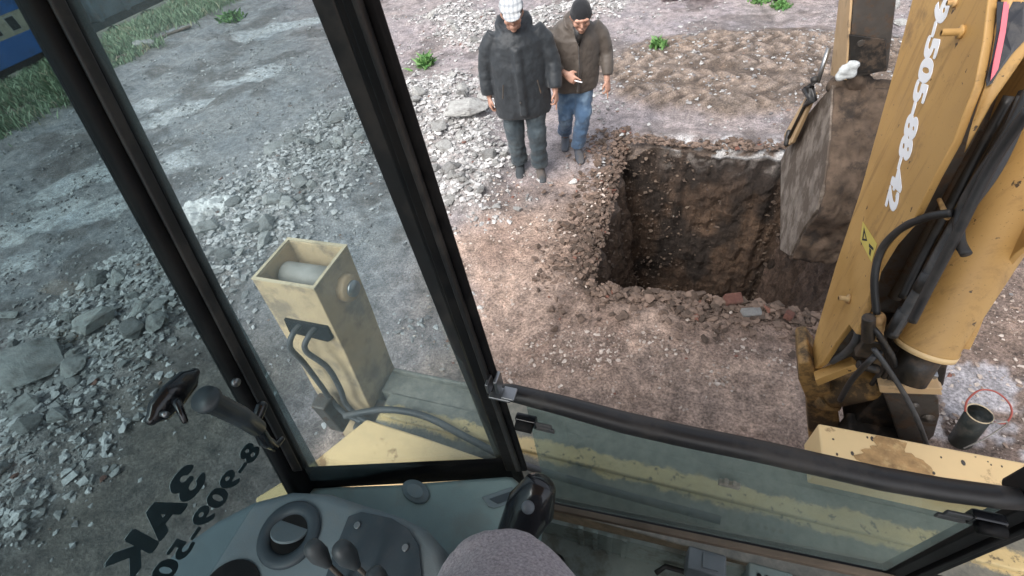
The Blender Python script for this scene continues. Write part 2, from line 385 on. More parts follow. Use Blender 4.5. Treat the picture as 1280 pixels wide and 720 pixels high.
tag(npmesh('pit', V, quads[qp], MT['pit'], CL), kind='structure')
def gz(x, y):
    x = np.atleast_1d(np.asarray(x, float)); y = np.atleast_1d(np.asarray(y, float))
    m, a, b, c = masks(x, y); return height(x, y, m, a, b)

# ------------------------------------------------------------------ loose stone (uncountable)
def base_rock(seed, n=14, flat=1.):
    r = random.Random(seed); bm = bmesh.new()
    for i in range(n):
        v = Vector((r.gauss(0, 1), r.gauss(0, 1), r.gauss(0, 1))).normalized()*r.uniform(.8, 1.05); v.z *= flat; bm.verts.new(v)
    h = bmesh.ops.convex_hull(bm, input=bm.verts)
    bmesh.ops.delete(bm, geom=[v for v in bm.verts if not v.link_faces], context='VERTS')
    bmesh.ops.triangulate(bm, faces=bm.faces); return bm
def rock_arrays(seed, n, flat):
    bm = base_rock(seed, n, flat); bm.verts.index_update()
    v = np.array([x.co[:] for x in bm.verts]); f = np.array([[q.index for q in fc.verts] for fc in bm.faces]); bm.free(); return v, f
SM = [rock_arrays(100+i, 9, .6) for i in range(8)]
def scatter(name, pts, size, colors, mat, label, cat, zf=None, sink=.3):
    Vs = []; Fs = []; Cs = []; off = 0
    zz = gz(pts[:, 0], pts[:, 1]) if zf is None else zf
    for i in range(len(pts)):
        v, f = SM[i % 8]; a = rng.uniform(0, 6.28); c, s = math.cos(a), math.sin(a); s0 = size[i]
        sx, sy, sz = s0*rng.uniform(.7, 1.3), s0*rng.uniform(.7, 1.3), s0*rng.uniform(.6, 1.1)
        q = v*np.array([sx, sy, sz]); q = np.stack([q[:, 0]*c-q[:, 1]*s, q[:, 0]*s+q[:, 1]*c, q[:, 2]], 1)+np.array([pts[i, 0], pts[i, 1], zz[i]+s0*(sink+rng.uniform(-.45, .15))])
        Vs.append(q); Fs.append(f+off); off += len(v); Cs.append(np.tile(colors[i], (len(v), 1)))
    Cc = np.concatenate(Cs); Cc = np.concatenate([Cc, np.ones((len(Cc), 1))], 1)
    o = npmesh(name, np.concatenate(Vs), np.concatenate(Fs), mat, Cc, smooth=False)
    return tag(o, label, cat, kind='stuff')
def inpit(p, g=.0): return (p[:, 0] > PX0-g) & (p[:, 0] < PX1+g) & (p[:, 1] > PY0-g) & (p[:, 1] < PY1+g)
def sample(n, box, dens):
    out = []; c = 0
    while c < n:
        p = np.stack([rng.uniform(box[0], box[1], 40000), rng.uniform(box[2], box[3], 40000)], 1)
        m, a, b, d = masks(p[:, 0], p[:, 1]); w = dens(p, m, a, b); p = p[(rng.uniform(0, 1, 40000) < w) & ~inpit(p, .05)]; out.append(p); c += len(p)
    return np.concatenate(out)[:n]
def sizes(n, lo, hi, k=2.5): return lo*(1-rng.power(k, n)*0)+(hi-lo)*rng.uniform(0, 1, n)**k
def colmix(n, a, b, extra=None, p=0):
    t = rng.uniform(0, 1, (n, 1)); c = np.array(a)*(1-t)+np.array(b)*t
    if extra is not None: k = rng.uniform(0, 1, n) < p; c[k] = extra
    return c
n = 23000
P = sample(n, (-6.2, -1.2, -.8, 9.5), lambda p, m, a, b: m['rub'])
scatter('rubble', P, sizes(n, .008, .05, 3), colmix(n, (.19, .19, .185), (.62, .61, .60), (.17, .09, .07), .006), MT['stone'], 'crushed grey concrete rubble spread in a curving heap from the door pane to the two men', 'rubble', sink=.35)
n = 9000
P = sample(n, (-1.9, 2.8, .9, 4.8), lambda p, m, a, b: np.clip(m['warm']*(.12+sst(.52, .66, b))+.16*(p[:, 0] > 1.3)*(1-m['pud']), 0, 1))
scatter('gravel', P, sizes(n, .004, .022, 4), colmix(n, (.24, .17, .13), (.62, .54, .48), (.22, .10, .075), .012), MT['stone'], 'pinkish gravel and small white pebbles on sandy ground in front of the pit', 'gravel', sink=.3)
n = 17000
P = sample(n, (-10, 4, -.8, 13), lambda p, m, a, b: (1-m['rub'])*(1-m['warm'])*(1-m['grass'])*(.05+sst(.50, .62, b))*(1-.85*sst(-3.9, -3.0, p[:, 0])*sst(1.6, .8, p[:, 1])*(p[:, 0] < 0))*(1-.8*inpit(p, .42))*(.25+.75*sst(9, 3, np.hypot(p[:, 0]+3, p[:, 1]-3))))
scatter('gravel', P, sizes(n, .006, .035, 4), colmix(n, (.14, .13, .13), (.5, .5, .49), (.22, .15, .12), .02), MT['stone'], 'scattered grey chips on the wet yard around the pit and along the haul track', 'gravel', sink=.3)
# stones and crumbs sticking out of the pit walls
n = 1700; tq = rng.uniform(.0, 1, n)**1.1; k = rng.uniform(0, 1, n) < .72
P = np.stack([np.where(k, rng.uniform(PX0, PX1, n), PX0+.26*tq-.015), np.where(k, PY1-.10*tq+.012, rng.uniform(PY0, PY1, n))], 1)
scatter('soil_crumbs', P, sizes(n, .006, .034, 3), colmix(n, (.07, .05, .04), (.16, .12, .09), (.28, .26, .24), .02), MT['stone'], 'clods and small stones embedded in the cut walls of the pit', 'soil', zf=-.03-PD*tq*.98, sink=.0)
# soil crumbs along the pit rim
n = 5200
P = np.stack([rng.uniform(PX0-.7, PX1+.5, n*12), rng.uniform(PY0-.6, PY1+.35, n*12)], 1); P = P[~inpit(P, 0)]
d = np.hypot(np.maximum(np.maximum(PX0-P[:, 0], P[:, 0]-PX1), 0), np.maximum(np.maximum(PY0-P[:, 1], P[:, 1]-PY1), 0))
lim = np.where(P[:, 0] < PX0, .30, np.where(P[:, 1] < PY0, .20, .10))*(.5+1.1*fbm(P[:, 0]*3, P[:, 1]*3, 201))
P = P[(rng.uniform(0, 1, len(P)) < np.exp(-(d/lim)**2))][:n]; n = len(P)
d = np.hypot(np.maximum(np.maximum(PX0-P[:, 0], P[:, 0]-PX1), 0), np.maximum(np.maximum(PY0-P[:, 1], P[:, 1]-PY1), 0))
zz = gz(P[:, 0], P[:, 1])-.18*np.exp(-d/.14)*(P[:, 0] < PX0)+.02
scatter('soil_crumbs', P, sizes(n, .007, .045, 3), colmix(n, (.07, .05, .038), (.22, .155, .12), (.19, .085, .06), .02), MT['stone'], 'dark crumbly soil broken off along the left and near rim of the pit', 'soil', zf=zz, sink=.4)

# ------------------------------------------------------------------ individual chunks
ROCKS = []
for i in range(10):
    bm = base_rock(300+i, 16, .55 if i % 2 else .75)
    bmesh.ops.bevel(bm, geom=list(bm.edges), offset=.035, segments=1, affect='EDGES', clamp_overlap=True)
    bmesh.ops.subdivide_edges(bm, edges=[e for e in bm.edges if e.calc_length() > .35], cuts=2, use_grid_fill=True)
    r = random.Random(i)
    for v in bm.verts: v.co *= 1+r.uniform(-.03, .03)
    me = bpy.data.meshes.new('concrete_chunk'); bm.to_mesh(me); bm.free(); me.materials.append(MT['rock']); ROCKS.append(me)
def chunk(name, x, y, s, label, cat='rubble', group=None, mat=None, me=None, rz=None, sq=(1, 1, 1), sink=.25, tilt=.2, z=None):
    m0 = me or ROCKS[random.randrange(10)]
    o = bpy.data.objects.new(name, m0); col.objects.link(o)
    zz = float(gz(x, y)[0]) if z is None else z
    o.location = (x, y, zz+s*sink); o.scale = (s*sq[0], s*sq[1], s*sq[2]); o.rotation_euler = (random.uniform(-tilt, tilt), random.uniform(-tilt, tilt), random.uniform(0, 6.28) if rz is None else rz)
    if mat: o.material_slots[0].link = 'OBJECT'; o.material_slots[0].material = mat
    return tag(o, label, cat, group)
big = [  # pixel place in the photo frame is only used to find the ground point
 (352, 194, .17, (1.2, .9, .7), 'flat pale slab-like concrete chunk alone at the upper edge of the rubble'),
 (350, 262, .15, (1, .9, .8), 'rounded grey concrete boulder in the middle of the rubble beside the pale powder'),
 (321, 296, .12, (1.1, .8, .6), 'light flat concrete piece on the near edge of the rubble above the stabiliser box'),
 (265, 292, .13, (1, 1, .9), 'dark grey angular chunk just below the white powder patch'),
 (175, 425, .15, (1, 1, .75), 'isolated light grey chunk at the foot of the heap beside the front cab post'),
 (60, 470, .30, (1.2, .9, .5), 'largest broken concrete slab, dark and half buried, low in the door pane'),
 (128, 412, .20, (1.1, .8, .6), 'broad wedge of concrete tilted up in the middle of the door pane heap'),
 (105, 472, .13, (1, 1, .7), 'medium grey chunk between the largest slab and the wedge of concrete'),
 (205, 392, .11, (1, 1, .7), 'small squarish chunk touching the front cab post at mid height'),
 (15, 395, .10, (1.4, .7, .5), 'pale thin splinter of concrete at the left border of the door pane'),
 (588, 152, .26, (1.3, .9, .35), 'wide flat pinkish concrete slab lying left of the man in the dark parka'),
 (610, 128, .15, (1, .9, .5), 'pinkish block of concrete by the left hand of the man in the dark parka'),
 (560, 188, .16, (1, 1, .4), 'low flat slab in the rubble beside the wide cab post'),
 (428, 160, .16, (1, 1, .6), 'grey concrete block half hidden behind the wide cab post'),
 (382, 235, .13, (1, 1, .6), 'grey block at the right side of the heap next to the wide cab post'),
 (300, 262, .11, (1, 1, .8), 'grey lump of concrete at the right end of the white powder patch'),
 (640, 62, .14, (1.2, 1, .5), 'grey stone on the ground behind the dark parka shoulder'),
]
for px, py, s, sq, lab in big:
    p = onz(px, py); chunk('concrete_chunk', p[0], p[1], s, lab, sq=sq, tilt=.15)
cnt = 0; P = sample(250, (-5.6, -1.7, -.5, 8.5), lambda p, m, a, b: m['rub']**2)
for x, y in P:
    s = .035+.10*random.random()**2
    chunk('concrete_chunk', x, y, s, 'fist sized angular chunk of grey concrete lying in the curving rubble heap', group='concrete chunks in the rubble heap', sq=(1, random.uniform(.7, 1), random.uniform(.6, 1)), tilt=.5)
# clods along the rim
for k in range(70):
    u = random.random()
    if u < .5: x = PX0-abs(random.gauss(0, .13))-.02; y = random.uniform(PY0-.1, PY1-.2); g = 0
    elif u < .9: x = random.uniform(PX0-.1, PX1+.1); y = PY0-abs(random.gauss(0, .10))-.02; g = 1
    else: x = random.uniform(PX0, PX1); y = PY1+abs(random.gauss(0, .07))+.03; g = 2
    lab = ['brown clod of soil crumbled onto the left rim of the pit', 'brown clod of soil lying along the near rim of the pit', 'brown clod of soil lying along the far rim of the pit'][g]
    z = float(gz(x, y)[0]) - (.16*math.exp(-(PX0-x)/.14) if g == 0 else 0)
    chunk('soil_clod', x, y, random.uniform(.025, .065), lab, 'soil clod', ['clods on the left rim', 'clods on the near rim', 'clods on the far rim'][g], mat=MT['clod'], z=z, tilt=.6)
def rect_rock(name, dims, mat, loc, rot, label, cat):
    b = MB(); b.box([-d/2 for d in dims], [d/2 for d in dims]); o = b.build(name, mat, None, bevel=.012)
    d_ = o.modifiers.new('d', 'DISPLACE'); d_.texture = clouds('rk', .08); d_.strength = .02
    o.location = loc; o.rotation_euler = rot; return tag(o, label, cat)
p = onz(915, 383); rect_rock('broken_brick', (.13, .09, .06), MT['brick'], (p[0], p[1]+.03, .04), (.2, .15, .4), 'broken dark red brick on the near rim of the pit', 'brick')
p = onz(985, 398); rect_rock('broken_brick', (.08, .06, .05), MT['brick'], (p[0], p[1], .03), (.1, .3, 1.2), 'small red brick piece at the pit rim beside the boom foot', 'brick')
p = onz(1030, 385); rect_rock('concrete_chunk', (.14, .07, .05), MT['rock'], (.62, 2.5, .03), (.1, .1, .3), 'small flat grey stone right of the broken brick on the near rim', 'rubble')
p = onz(716, 226); chunk('plaster_scrap', p[0], p[1], .055, 'white scrap of plaster on the trodden soil in front of the man in jeans', 'plaster scrap', mat=MT['white'], sq=(1, 1, .5))
p = onz(723, 231); chunk('plaster_scrap', p[0]+.02, p[1]-.03, .045, 'tan scrap touching the white plaster scrap by the pit corner', 'plaster scrap', mat=MT['clod'], sq=(1, .7, .5))
p = onz(262, 268)
pw = MB(); pw.ell((0, 0, 0), (.36, .24, .07), 28, 16); o = pw.build('powder_heap', MT['white'], None, True); o.location = (p[0], p[1], float(gz(p[0], p[1])[0])+.02); o.rotation_euler = (0, 0, .5)
d_ = o.modifiers.new('s', 'SUBSURF'); d_.levels = d_.render_levels = 2; d_ = o.modifiers.new('d', 'DISPLACE'); d_.texture = clouds('pw', .09, 4); d_.strength = .16
tag(o, 'spilled white lime powder on the rubble between the two left cab posts', 'powder heap')

# ------------------------------------------------------------------ grass and weeds
def grass_material(name, a, c):
    m, t, b = nodes(name); at = N(t, 'ShaderNodeAttribute', attribute_name='Col').outputs['Color']
    t.links.new(at, b.inputs['Base Color']); b.inputs['Roughness'].default_value = .6; b.inputs['Subsurface Weight'].default_value = 0.0
    return m
MT['grass'] = grass_material('grass', 0, 0)
def blades(pts, zz, hgt, wid, cols, lean=.4):
    n = len(pts); a = rng.uniform(0, 6.28, n); dx = np.cos(a)*wid/2; dy = np.sin(a)*wid/2; l = rng.normal(0, lean, (n, 2))*hgt[:, None]
    p0 = np.stack([pts[:, 0]-dx, pts[:, 1]-dy, zz-.02], 1); p1 = np.stack([pts[:, 0]+dx, pts[:, 1]+dy, zz-.02], 1)
    p2 = np.stack([pts[:, 0]+dx*.7+l[:, 0]*.4, pts[:, 1]+dy*.7+l[:, 1]*.4, zz+hgt*.6], 1); p3 = np.stack([pts[:, 0]+l[:, 0], pts[:, 1]+l[:, 1], zz+hgt], 1)
    V = np.stack([p0, p1, p2, p3], 1).reshape(-1, 3); i = np.arange(n)*4
    Fc = np.concatenate([np.stack([i, i+1, i+2], 1), np.stack([i, i+2, i+3], 1)]); C = np.repeat(np.concatenate([cols, np.ones((n, 1))], 1), 4, 0)
    return V, Fc, C
n = 26000
P = sample(n, (-16.5, -9.3, 3.5, 16), lambda p, m, a, b: m['grass']*(sst(.38, .55, b)+.15)*sst(-13.4, -12.9, p[:, 0]))
hg = rng.uniform(.05, .17, n)*(.4+fbm(P[:, 0]*1.5, P[:, 1]*1.5, 301)*1.3)
V_, F_, C_ = blades(P, gz(P[:, 0], P[:, 1]), hg, .028, colmix(n, (.13, .21, .11), (.31, .40, .26), (.30, .28, .18), .12))
tag(npmesh('grass', V_, F_, MT['grass'], C_, smooth=False), 'rough green grass and weeds growing on the bank beside the railway line', 'grass', kind='stuff')
def weed(x, y, r, h, label, nb=160):
    root = empty('weed_plant', (x, y, float(gz(x, y)[0]))); tag(root, label, 'weed')
    st = MB()
    for k in range(5):
        a = random.uniform(0, 6.28); st.tube([(0, 0, -.02), (math.cos(a)*r*.4, math.sin(a)*r*.4, h*.6)], [.006, .003], 5)
    st.build('stem', simple('weed_stem', (.08, .12, .04), .7), root)
    q = rng.normal(0, r*.45, (nb, 2)); zz = rng.uniform(0, h*.75, nb)*np.exp(-np.hypot(q[:, 0], q[:, 1])/r*.6)
    V_, F_, C_ = blades(q, zz, rng.uniform(.3, .6, nb)*h*.7, r*.32, colmix(nb, (.05, .15, .035), (.14, .27, .08)), 1.2)
    o = npmesh('foliage', V_, F_, MT['grass'], C_, smooth=False); o.parent = root
for px, py, r, h, lab in ((533, 82, .13, .20, 'bright green weed growing alone on the ground beside the wide cab post'), (822, 64, .10, .12, 'small green weed at the left edge of the churned mud patch'),
                          (950, 1, .14, .10, 'green weed clump at the far edge of the yard above the churned mud'), (975, 8, .12, .10, 'little weed under the rusty frame at the top of the yard'),
                          (290, 26, .22, .22, 'tall dark weed clump at the right end of the railway bank grass')):
    p = onz(px, py); weed(p[0], p[1], r, h, lab)

# ------------------------------------------------------------------ paints and plastics for the machine
def yellowmat():
    m, t, b = nodes('yellow_paint'); tc = N(t, 'ShaderNodeTexCoord').outputs['Object']
    c = ramp(t, noise(t, tc, 3, 6), [(.3, (.43, .245, .075)), (.7, (.56, .34, .12))])
    mp = N(t, 'ShaderNodeMapping'); mp.inputs['Scale'].default_value = (1, 3, .35); t.links.new(tc, mp.inputs[0])
    c = mix(t, ramp(t, noise(t, mp.outputs[0], 9, 7, .7), [(.52, 0.), (.72, .65)]), c, (.20, .105, .035))
    c = mix(t, ramp(t, noise(t, tc, 4, 8, .75), [(.55, 0.), (.68, .7)]), c, (.14, .085, .045))
    c = mix(t, ramp(t, noise(t, tc, 26, 5, .6), [(.665, 0.), (.685, .95)]), c, (.045, .028, .018))
    c = mix(t, ramp(t, noise(t, tc, 120, 3, .6), [(.66, 0.), (.70, .5)]), c, (.10, .06, .03))
    t.links.new(c, b.inputs['Base Color']); t.links.new(ramp(t, noise(t, tc, 6, 6), [(.3, .35), (.7, .65)]), b.inputs['Roughness'])
    bump(t, b, noise(t, tc, 5, 3), .25, .01); return m
MT['yel'] = yellowmat()
MT['yel_dirty'] = simple('dirty_yellow_paint', (.34, .20, .07), .6, var=.2, dirt=(.035, .028, .022), dirtamt=.85, dscale=9, dthr=(.42, .56))
MT['yel_dust'] = simple('dusty_tan_paint', (.56, .42, .25), .65, var=.14, dirt=(.24, .19, .14), dirtamt=.8, dscale=7, dthr=(.48, .62))
MT['yel_light'] = simple('sunbleached_yellow_paint', (.80, .58, .30), .45, var=.08, vscale=3, dirt=(.25, .13, .06), dirtamt=.8, dscale=4.5, dthr=(.60, .66))
MT['yel_tan'] = simple('tan_paint', (.52, .36, .20), .6, var=.12, dirt=(.12, .09, .07), dirtamt=.8, dscale=5, dthr=(.55, .65))
MT['grease'] = simple('black_grease', (.018, .016, .014), .45, var=.4, dirt=(.11, .075, .05), dirtamt=.6, dscale=14, bumpst=.5, bscale=40)
MT['steel'] = simple('dirty_steel', (.10, .09, .08), .5, .5, dirt=(.13, .08, .05), dirtamt=.7, dscale=18, bumpst=.3)
MT['chrome'] = simple('pin_steel', (.35, .36, .37), .35, .9)
MT['rubber'] = simple('hose_rubber', (.02, .02, .021), .42, var=.3, dirt=(.08, .07, .06), dirtamt=.35, dscale=9)
MT['rubberg'] = simple('grey_hose', (.055, .058, .062), .5, var=.3, dirt=(.16, .15, .14), dirtamt=.4, dscale=9)
MT['black'] = simple('black_frame', (.005, .005, .006), .55, var=.4, dirt=(.02, .019, .018), dirtamt=.5, dscale=9, spec=.25)
MT['black2'] = simple('black_plastic', (.012, .013, .016), .22, var=.3, coat=.3)
MT['console'] = simple('console_plastic', (.155, .195, .215), .55, var=.12, vscale=5, dirt=(.20, .19, .17), dirtamt=.25, dscale=7, bumpst=.15, bscale=220)
MT['shelf'] = simple('shelf_plastic', (.23, .31, .31), .6, var=.10, vscale=4, dirt=(.24, .23, .2), dirtamt=.3, dscale=6, bumpst=.15, bscale=220)
MT['console_dark'] = simple('console_dark', (.04, .055, .068), .5, var=.15, dirt=(.1, .1, .1), dirtamt=.2, dscale=30)
MT['knob'] = simple('grey_knob', (.16, .18, .20), .35)
MT['knob2'] = simple('lever_plastic', (.045, .055, .062), .42, var=.2, dirt=(.12, .12, .12), dirtamt=.3)
MT['floor'] = simple('cab_floor', (.24, .29, .27), .7, var=.2, dirt=(.10, .085, .06), dirtamt=.6, dscale=6)
MT['sill'] = simple('sill_trim', (.16, .12, .09), .8, var=.3)
MT['white_l'] = simple('white_vinyl', (.92, .93, .95), .5, var=.05)
MT['pink'] = simple('red_stripe', (.75, .16, .20), .5, var=.1)
MT['decal'] = simple('black_vinyl', (.018, .02, .026), .45, var=.3, dirt=(.12, .11, .1), dirtamt=.3, dscale=30)
MT['warn'] = simple('warning_yellow', (.62, .50, .12), .5, var=.08)
MT['bmud'] = simple('bucket_mud', (.095, .066, .046), .95, var=.55, vscale=12, dirt=(.022, .017, .014), dirtamt=.85, dscale=5, bumpst=1., bscale=34)
MT['bplate'] = simple('bucket_plate', (.22, .185, .155), .85, var=.3, vscale=9, dirt=(.10, .076, .058), dirtamt=.95, dscale=7, bumpst=.9, bscale=26, dthr=(.44, .56))
MT['glass'] = glass('rear_glass', (.60, .70, .68), 5, dust_haze_col=(.38, .46, .44), dust_haze_fac=.24)  # dust plus a painted milky teal haze that brightens the shaded frame
MT['glass_q'] = glass('corner_glass', (.58, .68, .71), 4, dust_haze_col=(.40, .48, .50), dust_haze_fac=.20)  # dust plus a painted bluish haze that lightens the view
MT['glass_d'] = glass('door_glass', (.23, .31, .33), 4, dust_haze_col=(.28, .33, .35), dust_haze_fac=.06)
MT['letters'] = simple('window_letters', (.018, .022, .024), .6)
MT['letters2'] = simple('faded_window_letters', (.27, .30, .305), .7)

BO_ = 0.0
def deckmat():
    """rear frame paint: a scoured yellow band between packed dirt"""
    m, t, b = nodes('muddy_frame_paint'); tc = N(t, 'ShaderNodeTexCoord').outputs['Object']
    sp = N(t, 'ShaderNodeSeparateXYZ'); t.links.new(tc, sp.inputs[0])
    n = noise(t, tc, 7, 8, .75); n2 = noise(t, tc, 26, 6, .7)
    a = N(t, 'ShaderNodeMath', operation='MULTIPLY_ADD'); t.links.new(n, a.inputs[0]); a.inputs[1].default_value = .14; t.links.new(sp.outputs['Y'], a.inputs[2])
    k = ramp(t, a.outputs[0], [(0., 0.), (.845+BO_, 0.), (.862+BO_, 1.), (.925+BO_, 1.), (.94+BO_, 0.)])
    mud = ramp(t, n2, [(.3, (.13, .135, .12)), (.7, (.27, .26, .22))])
    pt = ramp(t, noise(t, tc, 40, 4), [(.34, (.20, .16, .10)), (.42, (.60, .47, .24)), (1., (.68, .54, .29))])
    t.links.new(mix(t, k, mud, pt), b.inputs['Base Color']); b.inputs['Roughness'].default_value = .8
    bump(t, b, noise(t, tc, 30, 6, .7), .5, .01); return m
MT['deck'] = deckmat()

BH = empty('backhoe_loader', (0, 0, 0)); tag(BH, 'weathered yellow backhoe loader seen from its cab, boom lowered over the pit', 'backhoe loader')

# --- lettering helper: text turned into a mesh
def text_mesh(name, body, size, mat, mw, parent, shear=.0, fat=.0, ext=.0006, sx=1., label=None, align='LEFT', spc=1.06):
    cu = bpy.data.curves.new(name, 'FONT'); cu.body = body; cu.size = size; cu.shear = shear; cu.offset = 0; cu.extrude = ext; cu.align_x = align; cu.align_y = 'CENTER'; cu.space_character = spc
    to = bpy.data.objects.new('tmp', cu); col.objects.link(to); dg = bpy.context.evaluated_depsgraph_get()
    me = bpy.data.meshes.new_from_object(to.evaluated_get(dg)); bpy.data.objects.remove(to)
    me.name = name
    if fat:
        b2 = bmesh.new()
        for k, (ax, ay) in enumerate(((0, 0), (1, 0), (-1, 0), (0, .6), (0, -.6), (.7, .5), (-.7, -.5), (.7, -.5), (-.7, .5))):
            m2 = me.copy(); m2.transform(Matrix.Translation((ax*fat, ay*fat, k*.00006))); b2.from_mesh(m2); bpy.data.meshes.remove(m2)
        b2.to_mesh(me); b2.free()
    me.materials.clear(); me.materials.append(mat); me.transform(mw @ Matrix.Diagonal((sx, 1, 1, 1)))
    o = bpy.data.objects.new(name, me); col.objects.link(o); o.parent = parent
    if label: o['label'] = label
    return o
def frame(o, x, y):
    x = Vector(x).normalized(); y = Vector(y).normalized(); z = x.cross(y)
    return Matrix.Translation(o) @ Matrix((x, y, z)).transposed().to_4x4()

# --- cab posts
def ext(a, b, k): a, b = Vector(a), Vector(b); return a+(a-b)*k
XA = -.90; YB = .50
def post(name, top, bot, up=.45, d=(0, 0, 0), mat='black', lab=None, thick=.05, parent=BH, dn=0.0, bev=.012):
    (tl, tr_), (bl, br) = top, bot
    tl2, tr2 = ext(tl, bl, up), ext(tr_, br, up); bl2, br2 = ext(bl, tl, dn), ext(br, tr_, dn)
    b = MB(); b.prism([tl2, tr2, br2, bl2], d); return b.build(name, MT[mat], parent, bevel=bev, label=lab)
TA = (onx(38, 0, XA), onx(105, 0, XA)); BA = (onx(355, 590, XA), onx(390, 585, XA))
post('door_post', TA, BA, d=(-.045, 0, 0), dn=.15, up=.22, lab='slanted black post between the door pane and the corner pane')
# raised inner lip on the door post
tl = Vector(TA[0])*.75+Vector(TA[1])*.25; bl = Vector(BA[0])*.75+Vector(BA[1])*.25; tr_ = Vector(TA[0])*.45+Vector(TA[1])*.55; br = Vector(BA[0])*.45+Vector(BA[1])*.55
post('door_seal', (tl+Vector((.012, 0, 0)), tr_+Vector((.012, 0, 0))), (bl+Vector((.012, 0, 0)), br+Vector((.012, 0, 0))), d=(-.01, 0, 0), up=.22, mat='rubber', bev=.004)
pz = [ony(388, 0, YB), ony(475, 0, YB), ony(625, 585, YB), ony(664, 590, YB)]
post('corner_post', (ony(412, 0, YB), ony(452, 0, YB)), (ony(632, 590, YB), ony(650, 590, YB)), d=(0, .02, 0), dn=.25, up=.35, lab='upright black corner post beside the open rear window')
post('window_channel', (ony(424, 0, YB-.012), ony(470, 0, YB-.012)), (ony(632, 590, YB-.012), ony(659, 590, YB-.012)), d=(0, .012, 0), up=.35, mat='black', bev=.006, lab='black window channel on the cab side of the corner post')
post('rubber_seal', (ony(388, 0, YB+.01), ony(418, 0, YB+.01)), (ony(622, 580, YB+.01), ony(638, 588, YB+.01)), d=(0, .012, 0), up=.35, mat='rubber', bev=.004)
post('guide_rail', (ony(438, 0, YB-.026), ony(446, 0, YB-.026)), (ony(645, 590, YB-.026), ony(650, 590, YB-.026)), d=(0, .012, 0), up=.35, mat='rubber', bev=.002)
# metal clip where the hose bar meets the post
cc = ony(617, 492, YB-.03); b = MB()
for dx, dz, w, h in ((0, 0, .05, .008), (.0, .022, .008, .035), (.022, .03, .008, .045), (.03, .01, .03, .008)): b.box((cc[0]+dx-.01, cc[1]-.01, cc[2]+dz-.01), (cc[0]+dx+w-.01, cc[1]+.02, cc[2]+dz+h-.01))
b.build('rail_clip', MT['chrome'], BH, bevel=.002)
# bottom bar of the corner pane
b = MB(); b.prism([onx(375, 585, XA), onx(392, 583, XA), ony(634, 572, YB), ony(640, 592, YB), onx(388, 606, XA)], (0, 0, -.03)); b.build('pane_bottom_bar', MT['black'], BH, bevel=.005, label='black bottom bar under the corner pane')
# panes
def pane(name, quad, nrm, mat, lab): b = MB(); b.prism(quad, Vector(nrm)*.005); return b.build(name, MT[mat], BH, label=lab)
c0 = Vector((XA-.02, .0, 0))
A1, A2 = Vector(onx(72, 0, XA-.02)), Vector(onx(378, 600, XA-.02)); A1e = ext(A1, A2, .25)
B1, B2 = Vector(ony(432, 0, YB+.02)), Vector(ony(645, 590, YB+.02)); B1e = ext(B1, B2, .35)
nq = (B2-A2).cross(A1-A2).normalized()
bm_ = MB(); aa, bb = [Vector(p) for p in (A1e, A2)], [Vector(p) for p in (B1e, B2)]
rows = 12; f_ = []
vs = [[bm_.bm.verts.new(aa[0].lerp(aa[1], i/rows)*(1-j)+bb[0].lerp(bb[1], i/rows)*j) for j in (0, .25, .5, .75, 1)] for i in range(rows+1)]
for i in range(rows):
    for j in range(4): bm_.bm.faces.new((vs[i][j], vs[i][j+1], vs[i+1][j+1], vs[i+1][j]))
o = bm_.build('corner_pane', MT['glass_q'], BH, True, label='teal tinted corner pane between the two black posts'); s_ = o.modifiers.new('t', 'SOLIDIFY'); s_.thickness = .004
# door pane in plane x
dp1 = Vector((XA-.025, A1e.y, A1e.z)); dp2 = Vector((XA-.025, A2.y, A2.z-.25))
DP = pane('door_pane', [dp1, dp2+Vector((0, .02, 0)), (XA-.025, -1.1, 1.3), (XA-.025, -1.1, A1e.z)], (-1, 0, 0), 'glass_d', 'dark tinted door pane with mirrored lettering')
# lettering stuck on the outside of the door pane (reads properly from outside)
z1 = onx(232, 612, XA-.031); z2 = onx(164, 700, XA-.031)
dirv = Vector(z2)-Vector(z1); ang = math.atan2(dirv.z, -dirv.y)
tdir = Vector((0, -math.cos(ang), math.sin(ang))); tup = Vector((0, math.sin(ang), math.cos(ang)))
LW = abs(dirv.length)
text_mesh('lettering', 'ЗАКАЗ', .105, MT['letters2'], frame(Vector(z1)-tdir*.045, tdir, tup), DP, fat=.0075, label='large dark mirrored word across the door pane')
z3 = onx(311, 570, XA-.031); text_mesh('lettering', '8-909-505-88-42', .082, MT['letters2'], frame(Vector(z3)-tdir*.03, tdir, tup), DP, shear=.1, fat=.004, label='dark mirrored telephone number under the large word')

# --- door latch handle seen in the door pane and the grab lever
def P3(px, py, x): return Vector(onx(px, py, x))
h = MB(); e1, e2 = P3(190, 524, XA+.01), P3(243, 466, XA+.01); mid = (e1+e2)/2; ax_ = (e2-e1).normalized()
h.tube([e1+ax_*.0, e1.lerp(e2, .15), mid, e1.lerp(e2, .85), e2], [(.012, .012), (.027, .017), (.031, .018), (.026, .016), (.010, .010)], 16, ref=ax_.cross(Vector((1, 0, 0))), dome=True)
LT = h.build('window_latch', MT['black2'], BH, True, label='oval black latch plate on the door pane')
h = MB(); h.tube([mid+ax_*-.01+Vector((.015, 0, 0)), P3(222, 505, XA+.05), P3(231, 526, XA+.06)], [.010, .008, .006], 10, dome=True); h.build('latch_lever', MT['black2'], LT, True)
h = MB(); q = P3(203, 517, XA+.03); h.tube([q, q+Vector((.012, 0, 0))], .006, 10); h.build('screw', MT['chrome'], LT, True)
h = MB(); g0, g1, g2 = P3(255, 498, XA+.10), P3(300, 520, XA+.09), P3(322, 535, XA+.07)
h.tube([g0, g0.lerp(g1, .12), g0.lerp(g1, .14), g1, g2], [.026, .027, .021, .021, .019], 18, dome=False)
GL = h.build('grab_lever', MT['knob2'], BH, True, label='grey grab lever clamped to the door post')
